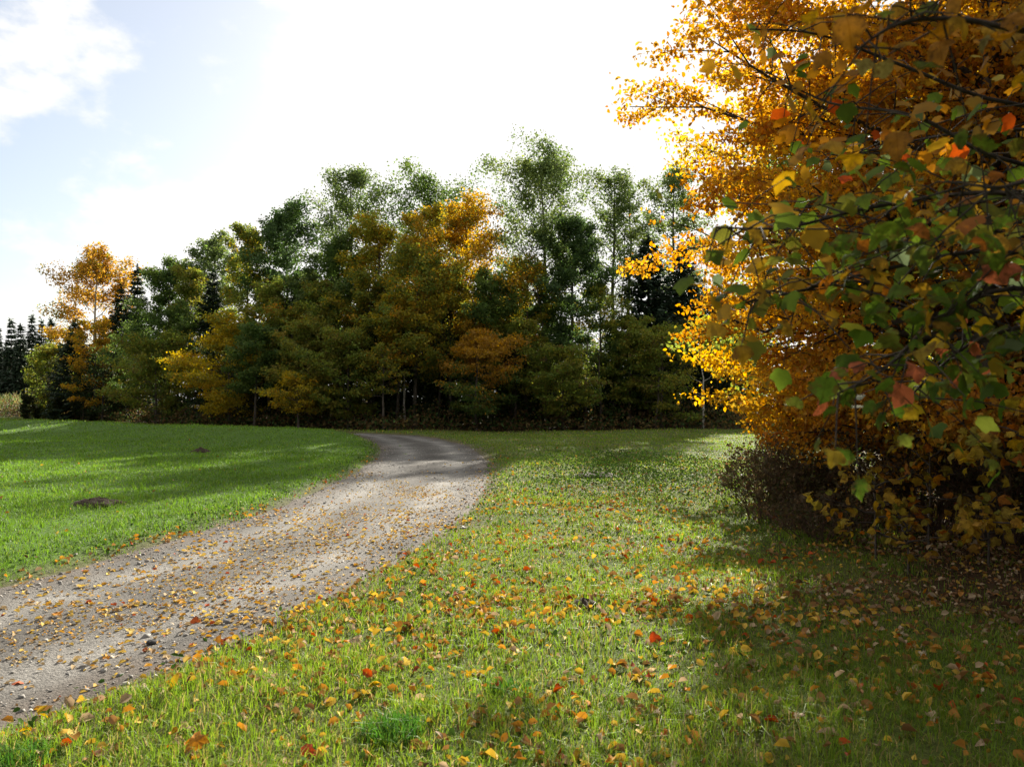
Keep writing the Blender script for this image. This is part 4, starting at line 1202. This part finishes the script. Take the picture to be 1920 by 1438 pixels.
g = mesh_obj('gravel', np_mesh('gravel', V, fs, c, m_gravel))
tag(g, 'loose gravel scattered over the track and its edges', 'gravel', kind='stuff')

def stone_mesh(seed, mat):
    rng = np.random.default_rng(seed)
    import bmesh
    bm = bmesh.new(); bmesh.ops.create_icosphere(bm, subdivisions=2, radius=1)
    for v in bm.verts:
        nn = vnoise(np.array([v.co.x * 1.5 + v.co.z]), np.array([v.co.y * 1.5 - v.co.z]), seed)[0]
        v.co *= 0.72 + 0.5 * nn; v.co.z *= 0.6
    me = bpy.data.meshes.new('stone'); bm.to_mesh(me); bm.free(); me.materials.append(mat)
    return me
STM = [stone_mesh(k, M_STONE) for k in range(3)]; STD = stone_mesh(7, M_DARKSTONE)
def ground_pt(px, py):
    d = 1.6 * F / (py - 745); x = (px - 960) / F * d
    rd = road_d(np.array([x]), np.array([d]))
    z = zroad(np.array([x]), np.array([d]), rd)[0] if abs(rd[0]) < HALF else hgt(np.array([x]), np.array([d]), rd)[0]
    return x, d, float(z), float(rd[0])
x, y, z, _ = ground_pt(288, 1178)
o = mesh_obj('stone', STD); o.location = (x, y, z + 0.012); o.scale = (0.036, 0.028, 0.03); o.rotation_euler = (0.1, 0, 0.3)
tag(o, 'dark stone lying on the near part of the track beside yellow leaves', 'stone')
for i in range(26):
    px = rng.uniform(0, 700); py = rng.uniform(1080, 1380)
    x, y, z, rd = ground_pt(px, py)
    if abs(rd) > HALF + 0.1: continue
    o = mesh_obj('stone', STM[i % 3]); s = rng.uniform(0.013, 0.024)
    o.location = (x, y, z + s * 0.25); o.scale = (s, s * rng.uniform(0.7, 1), s); o.rotation_euler = (0, 0, rng.uniform(0, 6))
    tag(o, 'small %s pale stone on the track%s' % ('squat' if o.scale[1] < s * 0.85 else 'round', ', at its left side' if rd < -0.5 else (', near its middle' if rd < 0.5 else ', at its right edge')), 'stone', 'small pale stones on the track')

# ------------------------------------------------------------------ fallen leaves
FALL = {'yellow': [(0.56, 0.36, 0.04), (0.50, 0.30, 0.03), (0.58, 0.42, 0.10)],
        'orange': [(0.52, 0.22, 0.03), (0.46, 0.17, 0.025), (0.55, 0.26, 0.06)],
        'red': [(0.38, 0.06, 0.02), (0.32, 0.08, 0.03)],
        'brown': [(0.20, 0.10, 0.04), (0.26, 0.14, 0.06), (0.14, 0.07, 0.035)],
        'pale tan': [(0.46, 0.34, 0.22), (0.52, 0.42, 0.30), (0.42, 0.30, 0.20)]}
FM = [maple_mesh('fallen_maple_leaf', np.random.default_rng(2500 + k), M_FALLOBJ, curl=-0.3 + 0.32 * k, sharp=(k != 2)) for k in range(5)] + \
     [oval_leaf_mesh('fallen_oval_leaf', np.random.default_rng(2510 + k), M_FALLOBJ, curl=0.2 + 0.5 * k, wd=0.22 + 0.03 * k) for k in range(4)]
rng = np.random.default_rng(2600)

def leaf_density(x, y, rd):
    """relative cover of fallen leaves"""
    on = np.abs(rd) < HALF
    a = np.exp(-np.abs(rd) / 1.0) * 0 + np.where(on, 0.30 + 0.5 * smooth(0.5, 1.4, np.abs(rd)), 0.62)
    a = np.where(on & (y > 6.5) & (y < 15), a + 0.55, a)
    a = np.where(on & (y > 18), a * 0.15, a)
    a = np.where(rd < -HALF - 0.35, 0.02, a)
    a = np.where((rd < -HALF) & (rd > -HALF - 0.35), 0.8, a)
    a = np.where((rd > 0.8) & (rd < 2.2) & (y < 9), a + 0.45, a)
    a = np.where((rd > HALF) & (y > 14), a * 0.35, a)
    a = a + 1.2 * litter_mask(x, y)
    return a * (0.15 + 1.5 * smooth(0.3, 0.72, fbm(x * 1.3, y * 1.3, 91)))

def scatter(n, d0, d1):
    y = np.sqrt(rng.uniform(d0 ** 2, d1 ** 2, n)); x = rng.uniform(-1, 1, n) * (y * 0.66 + 0.5)
    rd = road_d(x, y)
    k = rng.uniform(size=n) < leaf_density(x, y, rd)
    return x[k], y[k], rd[k]

def lie(x, y, rd, lift):
    z = np.where(np.abs(rd) < HALF - 0.05, zroad(x, y, rd) + 0.006, hgt(x, y, rd) + lift)
    return z

def flat_frames(n, tilt):
    nrm = np.stack([rng.normal(size=n) * tilt, rng.normal(size=n) * tilt, np.ones(n)], 1); nrm /= np.linalg.norm(nrm, axis=1)[:, None]
    a = rng.uniform(0, 2 * PI, n); yv = np.stack([np.cos(a), np.sin(a), 0 * a], 1)
    yv -= (yv * nrm).sum(1)[:, None] * nrm; yv /= np.linalg.norm(yv, axis=1)[:, None]
    return np.stack([np.cross(yv, nrm), yv, nrm], 2)

def fallen(x, y, z, Fm, s, cname, where, label=None, me=None, group=None, shade=1.0):
    c = np.array(FALL[cname][rng.integers(0, len(FALL[cname]))]) * rng.uniform(0.8, 1.15) * shade
    o = place_leaf(me or FM[rng.integers(0, len(FM))], (x, y, z), Fm, s, c, None, 'fallen_leaf')
    if label: tag(o, label, 'leaf', 'fallen leaves lying near the viewer')
    else:
        lobed = o.data.name.startswith('fallen_maple')
        size = 'large ' if s > 0.073 else ('small ' if s < 0.055 else '')
        steep = Fm[2][2] if np.ndim(Fm) == 2 else 1
        pose = 'flat' if steep > 0.9 else ('tilted' if steep > 0.6 else 'upright')
        ALLF.append([o, '%s%s %s leaf %s %s' % (size, 'lobed' if lobed else 'narrow', cname, pose, where), cname, x, y, lobed])
    return o
ALLF = []

def special(label, px, py, s, cname, me, tilt=0.5, lift=0.03, turn=0.0):
    x, y, z, rd = ground_pt(px, py)
    nrm = np.array([0.1, -tilt, 1.0]); nrm /= np.linalg.norm(nrm)
    yv = np.array([math.cos(turn), math.sin(turn), 0]); yv -= (yv @ nrm) * nrm; yv /= np.linalg.norm(yv)
    Fm = np.stack([np.cross(yv, nrm), yv, nrm], 1)
    fallen(x, y, z + lift, Fm, s, cname, '', label, me)
special('dark red curled leaf in the grass at the bottom of the view', 566, 1405, 0.085, 'red', FM[3], 0.9, 0.05)
special('red maple leaf lying alone on the bare middle of the track', 360, 1142, 0.085, 'red', FM[2], 0.5, 0.015)
special('bright orange leaf on the left side of the track, left of the red one', 104, 1137, 0.085, 'orange', FM[1], 0.3, 0.012, 1.0)
special('single yellow leaf on the track close to the left grass edge', 148, 1084, 0.10, 'yellow', FM[1], 0.2, 0.012, 0.3)
special('pale curled leaf standing in sunny grass right of the track', 663, 1212, 0.09, 'pale tan', FM[4], 0.8, 0.05, 1.2)
special('upright yellow leaf in the grass just below the track edge', 325, 1297, 0.09, 'yellow', FM[5], 1.6, 0.04, 1.5)
special('large orange leaf with raised side at the bottom left of the grass', 375, 1404, 0.11, 'orange', FM[3], 0.7, 0.05, 2.0)
special('red leaf on the sunlit grass edge where the shade begins', 1218, 1212, 0.08, 'red', FM[2], 0.7, 0.05, 0.2)

# the 290 that show largest, each its own object
x, y, rd = scatter(1500, 3.3, 6.6)
score = 1 / y
idx = rng.permutation(len(x))[:288]
cn = ['yellow', 'orange', 'red', 'brown', 'pale tan']
Fl = flat_frames(len(x), 0.85)
rest_near = np.setdiff1d(np.arange(len(x)), idx)
for i in idx:
    on = abs(rd[i]) < HALF
    shady = litter_mask(x[i:i + 1], y[i:i + 1])[0]
    pr = np.array([0.34, 0.30, 0.06, 0.14, 0.16]) if on else (np.array([0.28, 0.24, 0.04, 0.22, 0.22]) if x[i] < 0.6 else np.array([0.17, 0.08, 0.02, 0.33, 0.40]))
    c = cn[rng.choice(5, p=pr / pr.sum())]
    f = Fl[i] if not on else flat_frames(1, 0.22)[0]
    zz = float(lie(x[i:i + 1], y[i:i + 1], rd[i:i + 1], rng.uniform(0.012, 0.04))[0])
    where = ('on the track' if rd[i] < 0.8 else 'on the track edge') if on else ('in trackside grass' if rd[i] < 2.1 and x[i] < 0 else ('in sunny grass' if x[i] < 0.6 else ('in half shaded grass' if shady < 0.4 else 'in deep shade')))
    fallen(x[i], y[i], zz, f, rng.uniform(0.034, 0.082), c, where)

XY = np.array([(r[3], r[4]) for r in ALLF])
for k, r in enumerate(ALLF):
    same = [j for j, q in enumerate(ALLF) if q[1] == r[1]]
    if len(same) > 1:
        dd = np.hypot(XY[:, 0] - r[3], (XY[:, 1] - r[4])); dd[k] = 9
        near = [ALLF[j] for j in np.argsort(dd)[:2]]
        def rel(q):
            if abs(q[3] - r[3]) > abs(q[4] - r[4]): return 'left of' if r[3] < q[3] else 'right of'
            return 'behind' if r[4] > q[4] else 'in front of'
        art = lambda c: ('an ' if c[0] in 'aeiou' else 'a ') + c
        r.append(', %s %s one' % (rel(near[0]), art(near[0][2])))
        r.append(' and %s %s one' % (rel(near[1]), art(near[1][2])))
for r in ALLF:
    lab = r[1]
    if len(r) > 6:
        lab = r[1] + r[6]
        if len(lab.split()) > 16: lab = r[1] + r[6].replace('in front of', 'before')
        if sum(1 for q in ALLF if len(q) > 6 and q[1] + q[6] == lab) > 1 and len((lab + r[7]).split()) <= 16:
            lab = lab + r[7]
    tag(r[0], lab, 'leaf', 'fallen leaves lying near the viewer')

# all the other fallen leaves
xs = [x[rest_near]]; ys = [y[rest_near]]
for n, a, b in ((2600, 2.3, 6.6), (6500, 6.0, 12), (5500, 12, 22), (1500, 22, 40)):
    q = scatter(n, a, b); xs.append(q[0]); ys.append(q[1])
q = rng.uniform(size=(26000, 2)); fx = q[:, 0] * 9.5 - 0.5; fy = 3.2 + q[:, 1] * 11
kf = (rng.uniform(size=26000) < 0.08 + litter_mask(fx, fy)) & (np.abs(fx) < fy * 0.66 + 0.4); fx, fy = fx[kf], fy[kf]
xs.append(fx); ys.append(fy); nfrag = len(fx)
q2 = rng.uniform(size=(9000, 2)); tt = CL[np.clip((24 + q2[:, 0] * 62).astype(int), 0, len(CL) - 1)]      # small leaves carpeting the track
uu2 = rng.normal(size=9000) * 0.55 + 0.35; nn2 = np.stack([Tn[np.clip((24 + q2[:, 0] * 62).astype(int), 0, len(CL) - 1), 1], -Tn[np.clip((24 + q2[:, 0] * 62).astype(int), 0, len(CL) - 1), 0]], 1)
pt = tt + nn2 * uu2[:, None] + rng.normal(size=(9000, 2)) * 0.2
kc = (pt[:, 1] > 3) & (rng.uniform(size=9000) < 0.15 + smooth(0.4, 0.65, fbm(pt[:, 0] * 1.2, pt[:, 1] * 0.8, 95))) & (np.abs(uu2) < HALF + 0.2)
xs.append(pt[kc, 0]); ys.append(pt[kc, 1]); nfrag += int(kc.sum())
xs = np.concatenate(xs); ys = np.concatenate(ys); rd = road_d(xs, ys); n = len(xs)
on = np.abs(rd) < HALF
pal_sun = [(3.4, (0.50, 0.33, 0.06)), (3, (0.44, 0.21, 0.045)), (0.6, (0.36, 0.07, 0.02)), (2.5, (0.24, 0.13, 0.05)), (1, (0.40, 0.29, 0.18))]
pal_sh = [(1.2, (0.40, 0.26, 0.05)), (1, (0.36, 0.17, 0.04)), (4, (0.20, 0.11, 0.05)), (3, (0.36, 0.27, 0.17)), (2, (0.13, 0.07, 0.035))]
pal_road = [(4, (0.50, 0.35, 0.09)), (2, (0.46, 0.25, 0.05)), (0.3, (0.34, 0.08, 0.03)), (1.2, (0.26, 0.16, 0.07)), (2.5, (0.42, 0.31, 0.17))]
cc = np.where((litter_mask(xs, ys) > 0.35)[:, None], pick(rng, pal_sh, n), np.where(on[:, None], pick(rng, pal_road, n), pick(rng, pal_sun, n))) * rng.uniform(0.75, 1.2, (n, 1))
zz = lie(xs, ys, rd, rng.uniform(0.004, 0.04, n))
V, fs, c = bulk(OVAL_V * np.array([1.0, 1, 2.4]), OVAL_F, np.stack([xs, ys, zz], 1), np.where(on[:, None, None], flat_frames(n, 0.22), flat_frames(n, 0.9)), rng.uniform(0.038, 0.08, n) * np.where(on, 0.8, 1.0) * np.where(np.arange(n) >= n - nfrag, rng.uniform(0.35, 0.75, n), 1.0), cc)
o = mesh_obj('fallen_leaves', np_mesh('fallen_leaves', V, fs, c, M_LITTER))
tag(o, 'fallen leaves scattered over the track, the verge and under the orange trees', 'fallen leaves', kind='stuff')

print('triangles about', sum(sum(len(p.vertices) - 2 for p in m.polygons) if len(m.polygons) < 2000 else len(m.loops) - 2 * len(m.polygons) for m in bpy.data.meshes))
